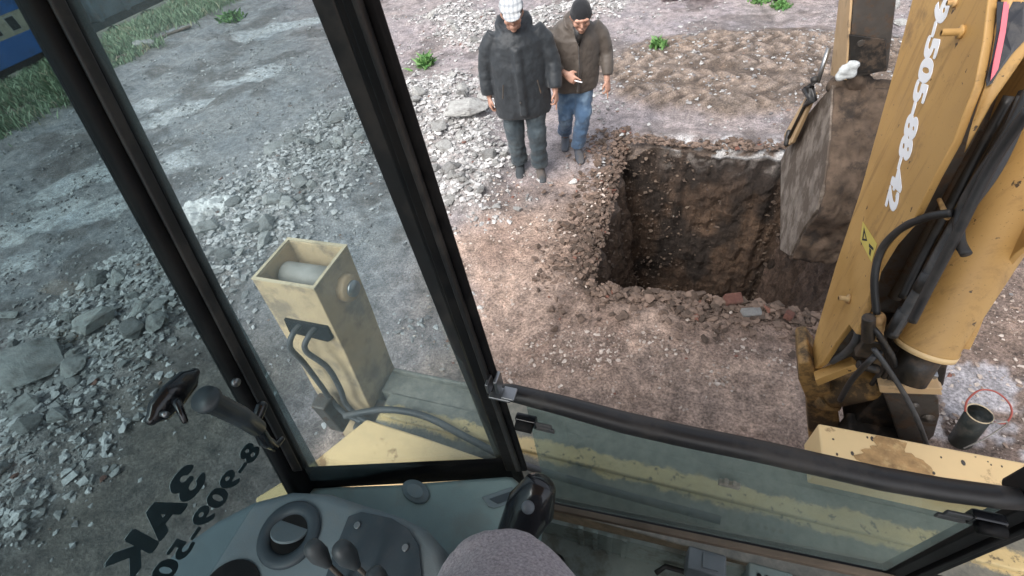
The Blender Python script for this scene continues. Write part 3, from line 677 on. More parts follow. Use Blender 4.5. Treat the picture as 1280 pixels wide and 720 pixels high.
h = MB(); h.tube([g2, P3(331, 551, XA+.06), P3(343, 558, XA+.05), P3(352, 549, XA+.05)], [.013, .015, .012, .007], 12, dome=True); h.build('hook', MT['black2'], GL, True)
h = MB(); h.tube([P3(316, 537, XA+.05), P3(327, 508, XA+.05)], [.010, .013], 10, dome=True); h.build('clamp', MT['black2'], GL, True)
h = MB(); q = P3(295, 478, XA+.012); h.tube([q-Vector((.004, 0, 0)), q+Vector((.004, 0, 0))], .010, 12); h.build('post_screw', MT['chrome'], BH, True)

# --- rear window: hose covered bar, lower pane, frame
tb = [(612, 488), (640, 491), (700, 506), (780, 528), (860, 546), (940, 562), (1020, 580), (1100, 598), (1180, 612), (1240, 620), (1276, 624)]
h = MB(); h.tube([ony(x, y, YB+.0) for x, y in tb], [.017, .020, .022, .0235, .023, .0225, .022, .022, .021, .020, .018], 20)
h.build('hose_bar', MT['rubber'], BH, True, label='black rubber hose sleeved over the bar of the rear window')
sl, sr = Vector(ony(684, 628, YB)), Vector(ony(1108, 716, YB))
tl, tr_ = Vector(ony(655, 500, YB)), Vector(ony(1276, 628, YB))
pane('rear_pane', [tl+Vector((0, .005, 0)), tr_+Vector((0, .005, 0)), sr+Vector((.0, .005, 0)), sl+Vector((0, .005, 0))], (0, 1, 0), 'glass', 'green tinted lower rear pane over the muddy frame')
dv = (sr-sl).normalized()
h = MB(); h.prism([sl-dv*.05, sr+dv*.02, sr+dv*.02+Vector((0, 0, -.022)), sl-dv*.05+Vector((0, 0, -.022))], (0, -.018, 0)); h.build('sill_trim', MT['sill'], BH, bevel=.003, label='brown trim strip under the lower rear pane')
h = MB(); h.prism([sl-dv*.10+Vector((0, -.001, -.024)), sr+dv*.3+Vector((0, -.001, -.024)), sr+dv*.3+Vector((0, -.001, -.055)), sl-dv*.10+Vector((0, -.001, -.055))], (0, .03, 0)); h.build('sill_rail', MT['black'], BH, bevel=.003)
# right frame member
h = MB(); a1, a2 = Vector(ony(1285, 632, YB)), Vector(ony(1100, 722, YB))
w = (a2-a1).normalized(); pr = Vector((0, 1, 0)).cross(w).normalized()
for o_, wd, yy in ((0, .030, 0), (.033, .012, -.008), (.048, .016, -.002)):
    q1 = ext(a1, a2, .02)+pr*0; s = -1 if pr.z > 0 else 1
    h.prism([q1+pr*s*o_+Vector((0, yy, 0)), a2+w*.1+pr*s*o_+Vector((0, yy, 0)), a2+w*.1+pr*s*(o_+wd)+Vector((0, yy, 0)), q1+pr*s*(o_+wd)+Vector((0, yy, 0))], (0, .03, 0))
h.build('window_frame', MT['black'], BH, bevel=.003, label='slanting black frame member at the right end of the lower rear pane')
h = MB(); q = Vector(a1); h.prism([q+Vector((-.02, .0, -.02)), q+Vector((.05, 0, -.02)), q+Vector((.09, 0, 1.25)), q+Vector((.03, 0, 1.25))], (0, .05, 0)); h.build('corner_post', MT['black'], BH, bevel=.01, label='black corner post at the right end of the rear window')
# latches on the pane
def latch(px, py, sx, lab):
    c = Vector(ony(px, py, YB-.01)); L = MB(); L.box(c+Vector((-.025, -.02, -.012)), c+Vector((.025, .0, .02))); o = L.build('pane_latch', MT['black2'], BH, bevel=.004, label=lab)
    k = MB(); k.tube([c+Vector((-.02*sx, -.028, .008)), c+Vector((.018*sx, -.028, .008))], .012, 12); k.build('knob', MT['black'], o, True)
    k = MB(); k.box(c+Vector((.015*sx if sx > 0 else -.062, -.018, .0)), c+Vector((.062 if sx > 0 else -.015, -.012, .016))); k.box(c+Vector((.02*sx if sx > 0 else -.066, -.016, -.022)), c+Vector((.066 if sx > 0 else -.02, -.010, -.006))); k.build('tongue', MT['rubberg'], o, bevel=.002)
latch(660, 522, 1, 'black pane latch at the left end of the hose bar'); latch(1228, 643, -1, 'black pane latch at the right end of the hose bar')
c = Vector(ony(912, 601, YB-.005)); L = MB(); L.box(c+Vector((-.022, -.012, -.012)), c+Vector((.022, 0, .004))); L.box(c+Vector((-.014, -.014, .0)), c+Vector((-.004, -.002, .016))); L.box(c+Vector((.004, -.014, .0)), c+Vector((.012, -.002, .013))); L.build('pane_catch', MT['deck'], BH, bevel=.002)

# --- console, levers and inside trim
ZS, ZP = 1.50, 1.66
def poly(pts, z): return [tuple(onz(x, y, z)) for x, y in pts]
b = MB(); b.prism(poly([(385, 607), (500, 603), (640, 592), (668, 625), (650, 700), (560, 780), (400, 800), (330, 700)], ZS), (0, 0, -.30)); SH = b.build('console_shelf', MT['shelf'], BH, bevel=.02, label='pale green grey shelf behind the switch console')
b = MB(); b.prism(poly([(60, 860), (120, 775), (178, 722), (222, 682), (268, 649), (316, 624), (362, 612), (408, 614), (452, 628), (496, 642), (530, 658), (552, 682), (560, 712), (562, 800), (540, 900), (300, 980)], ZP), (0, 0, -.42)); PO = b.build('console', MT['console'], BH, bevel=.028, bseg=5, label='rounded blue grey side console')
# round vent
c = Vector(onz(362, 668, ZP)); r0 = .078
v_ = MB(); bm = v_.bm
prof = [(r0, -.004), (r0, .006), (r0*.93, .011), (r0*.72, .011), (r0*.62, .007), (r0*.56, -.0), (r0*.56, -.02)]
rings = [[bm.verts.new(c+Vector((r*math.cos(t), r*math.sin(t), z))) for t in [2*math.pi*k/40 for k in range(40)]] for r, z in prof]
for i in range(len(rings)-1):
    for k in range(40): bm.faces.new((rings[i][k], rings[i][(k+1) % 40], rings[i+1][(k+1) % 40], rings[i+1][k]))
VT = v_.build('air_vent', MT['console_dark'], PO, True); VT['label'] = 'round air vent with a tilted blade'
d = MB(); d.tube([c+Vector((0, 0, .001)), c+Vector((0, 0, .003))], r0*.585, 36); d.build('vent_throat', MT['black'], VT)
d = MB(); d.tube([c+Vector((0, .006, .005)), c+Vector((0, .010, .011))], [(r0*.54, r0*.57)]*2, 36, ref=(0, 1, 0)); d.build('vent_blade', MT['console'], VT, bevel=.002)
# switch panel, recessed plate with two screws
b = MB(); b.prism(poly([(436, 646), (452, 640), (490, 648), (512, 662), (524, 682), (528, 720), (520, 780), (425, 790), (408, 720), (418, 690)], ZP+.002), (0, 0, .004)); SP = b.build('switch_plate', MT['console_dark'], PO, bevel=.002); SP['label'] = 'dark blank plate on the console'
for px, py in ((447, 657), (507, 685)):
    c = Vector(onz(px, py, ZP+.006)); b = MB(); b.tube([c, c+Vector((0, 0, .005))], .008, 16); s = b.build('screw', MT['chrome'], SP, bevel=.001)
# lower hatch ring at the picture's lower left
c = Vector(onz(285, 745, ZP+.0)); b = MB(); b.tube([c, c+Vector((0, 0, .004))], .075, 32); b.build('recess_cover', MT['black'], PO)
# shelf details
c = Vector(onz(520, 615, ZS)); b = MB(); b.tube([c-Vector((0, 0, .003)), c+Vector((0, 0, .006)), c+Vector((0, 0, .009)), c+Vector((0, 0, .0092)), c+Vector((0, 0, .012)), c+Vector((0, 0, .0125))], [(r, r*.62) for r in (.046, .046, .042, .030, .029, .026)], 36, ref=(.97, -.25, 0)); b.build('round_cap', MT['console'], SH, True)
b = MB(); b.prism(poly([(602, 622), (640, 609), (646, 617), (648, 626), (618, 636), (611, 634)], ZS+.001), (0, 0, .004)); rc = b.build('catch_plate', MT['console'], SH, bevel=.003)
b = MB(); b.prism(poly([(612, 624), (638, 615), (641, 623), (622, 630)], ZS+.0055), (0, 0, .003)); b.build('slot', MT['console_dark'], rc)
def lever(px, py, z, base, lab, r=.021, ln=.05):
    t = Vector(onz(px, py, z)); bs = Vector(onz(*base, ZP)); dn = (bs-t).normalized()
    k = MB(); k.tube([t, t+dn*ln*.45, t+dn*ln], [r, r*1.02, r*.55], 18, dome=True); kn = k.build('control_lever', MT['knob2'], BH, True, label=lab)
    k = MB(); k.tube([t+dn*ln*.9, bs-Vector((0, 0, .05))], .0055, 10); k.build('rod', MT['steel'], kn, True)
lever(392, 686, ZP+.13, (440, 738), 'small black lever knob over the round vent', .020)
lever(428, 688, ZP+.12, (470, 735), 'small black lever knob in front of the dark plate', .022)
lever(470, 722, ZP+.12, (490, 770), 'small black lever knob nearest the knee', .022)
# big joystick grip
b = MB(); g = [Vector(onz(632, 705, 1.60)), Vector(onz(645, 668, 1.68)), Vector(onz(664, 632, 1.76)), Vector(onz(673, 612, 1.79))]
b.tube(g, [(.034, .034), (.044, .038), (.054, .042), (.040, .034)], 24, dome=True, ref=(1, 0, 0)); JO = b.build('joystick', MT['black2'], BH, True, label='glossy black joystick grip with a grey button beside the knee')
b = MB(); q = g[2]; cdir = (Vector((0, 0, H))-Vector(onz(660, 631, 1.76))).normalized(); q = Vector(onz(660, 634, 1.76))
b.tube([q+cdir*.030, q+cdir*.049, q+cdir*.053], [.014, .014, .009], 18); b.build('button', MT['knob'], JO, True)
b = MB(); b.tube([g[0], g[0]+Vector((-.02, -.02, -.25))], [.024, .04], 16); b.build('boot', MT['rubber'], JO, True)
# floor, rear inner wall, small switch boxes
b = MB(); b.box((-.93, -1.2, 1.02), (.93, .47, 1.05)); b.build('cab_floor', MT['floor'], BH, label='dull green cab floor')
b = MB()
wl = [(-.33, sl.z-.05), (.95, sr.z-.02)]
b.prism([(-.36, .455, sl.z-.055), (.95, .455, sr.z-.06), (.95, .455, 1.03), (-.36, .455, 1.03)], (0, .012, 0))
for k in range(4): b.box((-.15+k*.045, .447, 1.05), (-.135+k*.045, .4555, 1.0+.24))
b.build('rear_inner_wall', MT['floor'], BH, label='green grey inner wall below the rear window')
for px, py, w, d_, lab, nm in ((884, 700, .10, .06, 'clear grey switch box below the rear pane', 'switch_box'), (964, 722, .11, .06, 'rounded grey connector box near the bottom edge', 'connector_box')):
    c = Vector(onz(px, py+2, 1.30)); b = MB(); b.box(c-Vector((w/2, d_/2, .09)), c+Vector((w/2, d_/2, 0))); sb = b.build(nm, MT['knob'] if nm[0] == 's' else MT['shelf'], BH, bevel=.006, label=lab)
    b = MB()
    if nm[0] == 's': b.box(c+Vector((-.012, -.018, .0005)), c+Vector((.028, .018, .005)))
    else:
        for k in range(4): b.tube([c+Vector((-.03+k*.02, 0, -.001)), c+Vector((-.03+k*.02, 0, .003))], .006, 10)
    b.build('switch' if nm[0] == 's' else 'sockets', MT['knob'] if nm[0] == 's' else MT['black'], sb)
b = MB(); q = [Vector(onz(820, 716, 1.12)), Vector(onz(832, 708, 1.14)), Vector(onz(860, 716, 1.14)), Vector(onz(900, 730, 1.12))]; b.tube(q, .008, 10); b.build('cable', MT['rubber'], BH, True)
# cab shell around and behind the camera
b = MB(); b.box((-.98, -1.25, 3.20), (.98, .62, 3.27)); b.build('cab_roof', MT['yel'], BH, bevel=.02)
b = MB(); b.box((-.96, -1.22, 1.03), (.96, -1.18, 1.75)); b.build('front_wall', MT['floor'], BH)
for x in (-.93, .88):
    b = MB(); b.box((x, -1.22, 1.75), (x+.05, -1.17, 3.2)); b.build('front_post', MT['black'], BH, bevel=.008)
b = MB(); b.box((.90, -1.2, 1.03), (.93, .45, 1.7)); b.build('side_panel', MT['floor'], BH)
b = MB(); b.box((-.93, -1.2, 1.03), (-.905, -.35, 1.45)); b.build('door_panel', MT['floor'], BH)
# seat
b = MB(); b.box((-.26, -.72, 1.50), (.26, -.22, 1.60)); ST = b.build('seat', MT['console_dark'], BH, bevel=.04, bseg=4)
b = MB(); b.box((-.25, -.84, 1.55), (.25, -.74, 2.15)); b.build('seat_backrest', MT['console_dark'], BH, bevel=.04, bseg=4)
b = MB(); b.box((-.18, -.62, 1.05), (.18, -.32, 1.5)); b.build('seat_base', MT['steel'], BH, bevel=.01)

# --- fender and rear frame outside the cab
b = MB(); b.prism(poly([(318, 622), (384, 582), (458, 523), (530, 546), (610, 574), (628, 582), (630, 620), (560, 700), (400, 760), (330, 700)], 1.06), (0, 0, -.03)); b.build('fender', MT['yel_light'], BH, bevel=.012, label='cream fender below the corner pane')
ZD = .86
y_u = 1.05
b = MB(); b.box((-1.26, .92, ZD-.14), (1.9, y_u-.0, ZD-.004)); b.box((-1.22, .60, ZD-.16), (1.9, .935, ZD-.02)); b.box((-1.24, y_u-.02, ZD-.13), (1.9, y_u+.0, ZD+.028))
b.box((-1.2, .80, ZD-.06), (1.9, .925, ZD+.004))
b.build('rear_frame', MT['deck'], BH, bevel=.008, label='dirt covered rear frame with a scoured yellow band')
# lip of the dark ledge that curves past the stabiliser
q = [onz(430, 520, .90), onz(480, 512, .90), onz(530, 520, .90), onz(580, 545, .90), onz(640, 575, .90), onz(720, 602, .90), onz(900, 650, .90)]
b = MB(); b.tube(smooth_path([tuple(p) for p in q]), .016, 10); b.build('round_tube', MT['rubberg'], BH, True, label='grey rounded lip along the dirty frame')
b = MB(); b.box((.60, .905, .93), (1.75, 1.06, 1.105)); BX = b.build('frame_box', MT['yel_light'], BH, bevel=.008, label='clean cream coloured box beam with a rust stain')
# rust stain as thin flake layer
def stain(c, r, seed, mat, par):
    b = MB(); rr = random.Random(seed); vs = []
    for k in range(40):
        t = 2*math.pi*k/40; q = 1+.35*math.sin(3*t+seed)+.2*rr.uniform(-1, 1); vs.append((max(.0, c[0]+r[0]*q*math.cos(t)), min(1.054, max(.912, c[1]+r[1]*q*math.sin(t))), c[2]))
    b.prism(vs, (0, 0, .0008)); return b.build('rust_stain', mat, par)
MT['rust'] = simple('rust_stain', (.40, .24, .10), .6, var=.35, vscale=30, dirt=(.60, .42, .2), dirtamt=.7, dscale=25, dthr=(.5, .6))
stain((.82, .985, 1.1065), (.095, .062), 3, MT['rust'], BX)
b = MB(); rr = random.Random(5)
for k in range(26):
    x, y = rr.uniform(.64, 1.25), rr.uniform(.925, 1.045); w = rr.uniform(.002, .007); b = MB(); b.tube([(x, y, 1.105), (x, y, 1.1064)], [(w, w*rr.uniform(.5, 1.8))]*2, 7); b.build('mud_spot', MT['steel'], BX)

# --- stabiliser
za = 1.60; x0, x1, ya, yb = -1.585, -1.275, .925, 1.18
S = empty('stabilizer_anchor'); bpy.data.objects.remove(S)
def ring(z, dy, sc_=1.): return [(x0, ya+dy, z), (x1, ya+dy, z), (x1, yb+dy, z), (x0, yb+dy, z)]
b = MB(); bm = b.bm; th = .016
def rr_(z, dy, ins): return [bm.verts.new(p) for p in ((x0+ins, ya+dy+ins, z), (x1-ins, ya+dy+ins, z), (x1-ins, yb+dy-ins, z), (x0+ins, yb+dy-ins, z))]
lev = [rr_(.05, -.16, 0), rr_(.9, -.09, 0), rr_(1.25, -.04, 0), rr_(za, 0, 0), rr_(za, 0, th), rr_(1.25, -.04, th), rr_(1.2, -.04, .10)]
for i in range(len(lev)-1):
    for k in range(4):
        if i == 1 and k == 0: pass
        bm.faces.new((lev[i][k], lev[i][(k+1) % 4], lev[i+1][(k+1) % 4], lev[i+1][k]))
bm.faces.new(lev[0][::-1]); bm.faces.new(lev[-1])
SB = b.build('stabilizer', MT['yel_dust'], BH, bevel=.006, label='upright tan stabiliser box with an open top')
for p in SB.data.polygons: p.use_smooth = False
MT['pale_tan'] = simple('pale_tan', (.60, .50, .33), .6, var=.1, dirt=(.2, .15, .1), dirtamt=.6)
b = MB(); b.tube([(x0+.03, 1.06, 1.50), (x1-.01, 1.06, 1.50)], .058, 28); b.build('cylinder_eye', simple('grey_primer', (.33, .32, .29), .6), SB, True)
b = MB(); b.tube([(x1-.002, 1.06, 1.47), (x1+.035, 1.06, 1.47)], [.062, .058], 28); ps = b.build('pin_boss', MT['yel_tan'], SB, True, bevel=0)
b = MB(); b.tube([(x1+.03, 1.06, 1.47), (x1+.05, 1.06, 1.47)], .036, 24); b.build('pin', MT['chrome'], SB, True)
b = MB(); b.prism([(x0+.07, ya-.035, 1.40), (x1-.02, ya-.035, 1.40), (x1-.02, ya-.045, 1.33), (x1-.05, ya-.048, 1.31), (x0+.07, ya-.05, 1.33)], (0, .03, 0)); b.build('hose_slot', MT['black'], SB)
for k, xx in enumerate((-1.44, -1.36)):
    b = MB(); b.tube(smooth_path([(xx, ya+.0, 1.37), (xx-.005, ya-.075, 1.38), (xx-.02, ya-.12, 1.33), (xx-.03+.05*k, ya-.11, 1.2), (xx+.0+.03*k, ya-.13, 1.05), (xx+.01, ya-.14, .93), (xx+.07, ya-.16, .86), (xx+.16, ya-.17, .84)]), .0125, 12)
    b.build('hose', MT['rubberg'], SB, True)
b = MB()
for lo_, hi_ in (((x0, ya, za), (x1, ya+.014, za+.006)), ((x0, yb-.014, za), (x1, yb, za+.006)), ((x0, ya+.014, za), (x0+.014, yb-.014, za+.006)), ((x1-.014, ya+.014, za), (x1, yb-.014, za+.006))): b.box(lo_, hi_)
b.build('pale_rim', MT['pale_tan'], SB)  # paler strip around the top edge of the box
b = MB(); b.box((-1.33, .72, .60), (-1.20, .90, .82)); b.box((-1.5, .72, .72), (-1.42, .80, .96)); b.build('stabilizer_bracket', MT['steel'], BH, bevel=.01, label='dark bracket at the foot of the stabiliser box')
b = MB(); b.tube([(-1.43, .92, .03), (-1.43, .92, -.0)], [.18, .2], 8); b.build('foot_pad', MT['steel'], SB)

# --- boom
XB, WB = .65, .30
def on(px, py, x=XB): return Vector(onx(px, py, x))
far = [(1017, 462), (1014, 440), (1020, 415), (1045, 330), (1075, 240), (1100, 150), (1122, 70), (1140, 0)]
nr = [(1235, 0), (1229, 51), (1218, 107), (1205, 140), (1191, 178), (1167, 222), (1142, 273), (1114, 305), (1093, 340), (1088, 361), (1078, 395), (1070, 418), (1061, 406), (1044, 429), (1029, 453)]
fp = [on(*p) for p in far]; np_ = [on(*p) for p in nr]
topf = [Vector((XB, 2.22, 2.42)), Vector((XB, 2.55, 2.85)), Vector((XB, 3.05, 3.15)), Vector((XB, 3.5, 3.2)), Vector((XB, 3.5, 3.42)), Vector((XB, 2.9, 3.42)), Vector((XB, 2.2, 3.2)), Vector((XB, 1.72, 2.7))]
side = fp+topf+np_
b = MB(); b.prism(side, (.02, 0, 0)); BO = b.build('boom', MT['yel'], BH, bevel=.004, label='long yellow boom with white number running down it')
b = MB(); b.prism([p+Vector((WB, 0, 0)) for p in side], (.02, 0, 0)); b.build('far_side_plate', MT['yel'], BO, bevel=.004)
def web(line, x_0, x_1, th, name, mat='yel', rise=0.):
    b = MB(); bm = b.bm; n = 60; Ls = [0]
    for p, q in zip(line[:-1], line[1:]): Ls.append(Ls[-1]+(q-p).length)
    def at(s):
        for i in range(len(line)-1):
            if s <= Ls[i+1]+1e-9: return line[i].lerp(line[i+1], (s-Ls[i])/(Ls[i+1]-Ls[i]))
        return line[-1]
    rows = []
    for j in range(13):
        u = j/12; s0 = rise*u**.7
        row = []
        for i in range(n+1):
            p = at(s0+(Ls[-1]-s0)*i/n); row.append(bm.verts.new((x_0+(x_1-x_0)*u, p.y, p.z)))
        rows.append(row)
    for j in range(12):
        for i in range(n): bm.faces.new((rows[j][i], rows[j+1][i], rows[j+1][i+1], rows[j][i+1]))
    o = b.build(name, MT[mat], BO, True); s_ = o.modifiers.new('t', 'SOLIDIFY'); s_.thickness = th; s_.offset = 0
    return o
ins = Vector((0, -.02, .0))
web([p+ins for p in fp[1:]+topf[:5]], XB+.021, XB+WB-.001, .012, 'outer_web', 'steel')
# near web closes the boom above the cylinder notch
nw = [on(1193, 190), on(1200, 160), on(1210, 132), on(1220, 100), on(1231, 51), on(1238, 0)]+[Vector((XB, 1.70, 2.66)), Vector((XB, 2.18, 3.18))]
WEB = web(nw, XB+.021, XB+WB-.001, .012, 'near_web', 'yel', .66)
# flange strip that frames the near web, pointed at the bottom
yd = 1.37
# decal on near web: black panel with pale red stripe
def onweb(px, py):
    """point of the boom's near face under that place: the near face is a ruled surface along x"""
    r = ray(px, py); best = None
    for p, q in zip(nw[:-1], nw[1:]):
        e = q-p; A = np.array([[r[1], -e.y], [r[2], -e.z]]); s = np.linalg.solve(A, np.array([p.y-CP[1], p.z-CP[2]]))
        if -.02 <= s[1] <= 1.02: best = Vector(CP+r*s[0]); break
    return best
dec = [onweb(*p) for p in ((1243, 2), (1242, 40), (1236, 75), (1229, 100), (1230, 107), (1236, 104), (1246, 88), (1262, 66), (1279, 48), (1279, 2))]
if all(p is not None for p in dec):
    nrm = Vector((0, -.95, .3)).normalized()
    b = MB(); b.prism([p+nrm*.012 for p in dec], nrm*.0015); DC = b.build('decal', MT['decal'], BO); DC['label'] = 'black decal panel with a red stripe on the boom'
    st = [onweb(*p) for p in ((1251, 2), (1258, 2), (1253, 40), (1244, 85), (1240, 92), (1234, 100), (1238, 76), (1246, 38))]
    if all(p is not None for p in st): b = MB(); b.prism([p+nrm*.0142 for p in st], nrm*.001); b.build('stripe', MT['pink'], DC)
# cylinder pipes inside the notch
for (p, q, r, nm) in (((1235, 165), (1118, 372), .020, 'pipe'), ((1262, 160), (1140, 372), .014, 'pipe')):
    b = MB(); b.tube([onx(*p, .79), onx(*q, .76)], r, 12); b.build('round_tube', MT['steel'], BO, True)
# pegs on the plate
for (px, py, ln, r, m_) in ((1203, 40, .045, .009, 'yel'), (1195, 3, .02, .007, 'rust'), (1062, 374, .035, .009, 'rust')):
    c = on(px, py); b = MB(); b.tube([c, c-Vector((.008, 0, 0)), c-Vector((.008, 0, 0)), c-Vector((ln, 0, 0)), c-Vector((ln, 0, 0)), c-Vector((ln*.6, 0, 0))], [r*1.9, r*1.9, r, r, r*.6, r*.5], 16); b.build('peg', MT[m_], BO, True)
# number on the boom side
t0, t1 = on(1190, -40), on(1112, 262); td = (t1-t0).normalized(); tu = Vector((-1, 0, 0)).cross(td).normalized()
if tu.y > 0: tu = -tu
L_ = (t1-t0).length
tm = text_mesh('lettering', '8-909-505-88-42', .124, MT['white_l'], frame(Vector((XB-.0012, t1.y, t1.z))-td*.012, td, tu), BO, shear=.28, fat=.0072, ext=.0005, align='RIGHT', spc=.97, sx=1.0, label='white slanted telephone number on the boom')
# warning sticker
c = [on(*p) for p in ((1079, 277), (1097, 305), (1090, 328), (1076, 300))]
b = MB(); b.prism([p-Vector((.001, 0, 0)) for p in c], (-.0008, 0, 0)); WS = b.build('warning_sticker', MT['warn'], BO)
def quadpt(u, v): return (c[0]*(1-u)+c[1]*u)*(1-v)+(c[3]*(1-u)+c[2]*u)*v
b = MB()
tri = [(.15, .15), (.15, .85), (.48, .5)]; tri2 = [(.22, .33), (.22, .67), (.38, .5)]
for i in range(3):
    j = (i+1) % 3; b.prism([quadpt(*tri[i]), quadpt(*tri[j]), quadpt(*tri2[j]), quadpt(*tri2[i])], (0, 0, 0)) if False else None
    P_ = [quadpt(*tri[i]), quadpt(*tri[j]), quadpt(*tri2[j]), quadpt(*tri2[i])]; b.prism([p-Vector((.0021, 0, 0)) for p in P_], (-.0006, 0, 0))
for q in ([(.62, .45), (.90, .35), (.92, .45), (.66, .60)], [(.70, .60), (.82, .55), (.86, .85), (.76, .85)]): b.prism([quadpt(*x)-Vector((.0021, 0, 0)) for x in q], (-.0006, 0, 0))
b.build('warning_symbol', MT['letters'], WS)
# swept hoses
def hose(pts, r, mat='rubber', nm='hose', par=None, lab=None, seg=12):
    P_ = [Vector(p) for p in pts]; out = []
    for i in range(len(P_)-1):
        p0, p1, p2, p3 = P_[max(i-1, 0)], P_[i], P_[i+1], P_[min(i+2, len(P_)-1)]
        for k in range(6):
            t = k/6; out.append(.5*((2*p1)+(p2-p0)*t+(2*p0-5*p1+4*p2-p3)*t*t+(3*p1-p0-3*p2+p3)*t**3))
    out.append(P_[-1]); b = MB(); b.tube(out, r, seg); return b.build(nm, MT[mat], par or BO, True, label=lab)
hose([onx(1096, 392, .68), onx(1093, 350, .645), onx(1102, 312, .64), onx(1128, 285, .65), onx(1160, 271, .67), onx(1190, 266, .70)], .0115, lab='thin black hose looping over the boom edge')
# --- lift cylinder
LCb, LCt = Vector(onx(1158, 432, .88)), Vector(onx(1306, 190, .97)); ld = (LCt-LCb).normalized()
b = MB(); b.tube([LCb, LCb+ld*.012, LCb+ld*.014, LCt+ld*.55], [.090, .090, .086, .086], 40); LC = b.build('lift_cylinder', MT['yel'], BH, True, label='thick yellow lift cylinder right of the boom')
b = MB(); b.tube([LCb-ld*.016, LCb+ld*.004], .0905, 40); b.build('cylinder_collar', MT['yel_light'], LC, True)
b = MB(); b.tube([LCb-ld*.14, LCb-ld*.014], .06, 24); b.build('cylinder_rod', MT['grease'], LC, True)
hx = [(1116, 417), (1135, 385), (1160, 345), (1185, 300), (1207, 262), (1237, 220), (1258, 180), (1283, 120)]
hs = hose([onx(x, y, .735) for x, y in hx], .0165, 'rubberg', 'thick_hose', LC, 'thick grey hydraulic hose along the lift cylinder', 16)
b = MB(); b.tube([onx(1114, 418, .735), onx(1132, 388, .735)], .021, 16); b.build('hose_fitting', MT['rubber'], LC, True)
b = MB(); b.tube([onx(1150, 362, .735), onx(1163, 341, .735)], .021, 16); b.build('hose_fitting', MT['rubber'], LC, True)
hose([onx(1208, 318, .73), onx(1199, 298, .72), onx(1202, 262, .715), onx(1225, 220, .715), onx(1262, 165, .72), onx(1290, 110, .73)], .013, 'rubber', par=LC)
hose([onx(1150, 372, .78), onx(1190, 290, .78), onx(1230, 215, .78), onx(1285, 115, .78)], .018, 'rubber', par=LC)
hose([onx(1140, 402, .70), onx(1165, 352, .70), onx(1200, 285, .70), onx(1240, 205, .70), onx(1288, 135, .70)], .012, 'rubber', par=LC)
hose([onx(1128, 372, .74), onx(1160, 308, .75), onx(1205, 225, .76), onx(1262, 120, .78)], .013, 'rubber', par=LC)
b = MB(); b.tube([onx(1174, 250, .71), onx(1184, 272, .70)], [.006, .0075], 10, dome=True); b.build('rusty_pin', MT['rust'], BO, True)
# --- swing mount at the boom foot
b = MB(); b.tube([ony(1036, 492, 1.42), ony(1104, 476, 1.42)], [.066, .066], 28); b.tube([ony(1020, 500, 1.42), ony(1036, 494, 1.42)], [.05, .075], 24); b.build('pivot_housing', MT['yel_dirty'], BH, True, label='yellow pivot housing under the boom foot')
b = MB(); b.prism([ony(*p, 1.38) for p in ((998, 455), (1012, 452), (1026, 474), (1046, 500), (1054, 560), (1012, 562), (1008, 500), (998, 476))], (0, .20, 0)); b.build('swing_lug', MT['yel_dirty'], BH, bevel=.01, label='rusty dark lug left of the pivot housing')
b = MB(); b.prism([ony(*p, 1.33) for p in ((1019, 475), (1068, 456), (1074, 462), (1022, 483))], (0, .05, -.012)); b.build('mount_strap', MT['yel'], BH, bevel=.003)
b = MB(); b.prism([ony(*p, 1.35) for p in ((1060, 545), (1075, 520), (1095, 500), (1120, 470), (1130, 560), (1060, 560))], (0, .22, 0)); b.build('swing_casting', MT['grease'], BH, bevel=.015, label='greasy black swing casting')
sp_ = Vector(ony(1148, 520, 1.30))
b = MB(); b.prism([ony(*p, 1.30) for p in ((1104, 492), (1165, 487), (1174, 500), (1175, 520), (1168, 545), (1150, 562), (1128, 562), (1118, 530))], (.0, .10, -.02)); SPl = b.build('swing_plate', MT['steel'], BH, bevel=.006, label='dark rounded plate with two bolts')
for px, py, r in ((1160, 522, .022), (1143, 506, .015)):
    c = Vector(ony(px, py, 1.298)); dd = Vector((0, -1, .15)).normalized(); b = MB(); b.tube([c, c+dd*.006, c+dd*.006, c+dd*.014], [r, r, r*.5, r*.45], 20); b.build('bolt', MT['steel'], SPl, True)
b = MB(); b.prism([ony(*p, 1.27) for p in ((1098, 482), (1176, 486), (1178, 494), (1100, 491))], (0, .16, .0)); b.prism([ony(*p, 1.30) for p in ((1150, 468), (1156, 467), (1179, 487), (1173, 490))], (0, .03, 0)); b.build('mount_bracket', MT['yel_tan'], BH, bevel=.003, label='tan angle bracket below the lift cylinder')
b = MB(); b.prism([ony(*p, 1.36) for p in ((1118, 440), (1186, 455), (1180, 484), (1112, 484))], (0, .2, 0)); b.build('cylinder_seat', MT['grease'], BH, bevel=.01)
b = MB(); b.box(Vector(ony(1160, 472, 1.32))-Vector((.025, .01, .03)), Vector(ony(1160, 472, 1.32))+Vector((.02, .04, .03))); b.build('fitting_block', MT['chrome'], BH, bevel=.004)
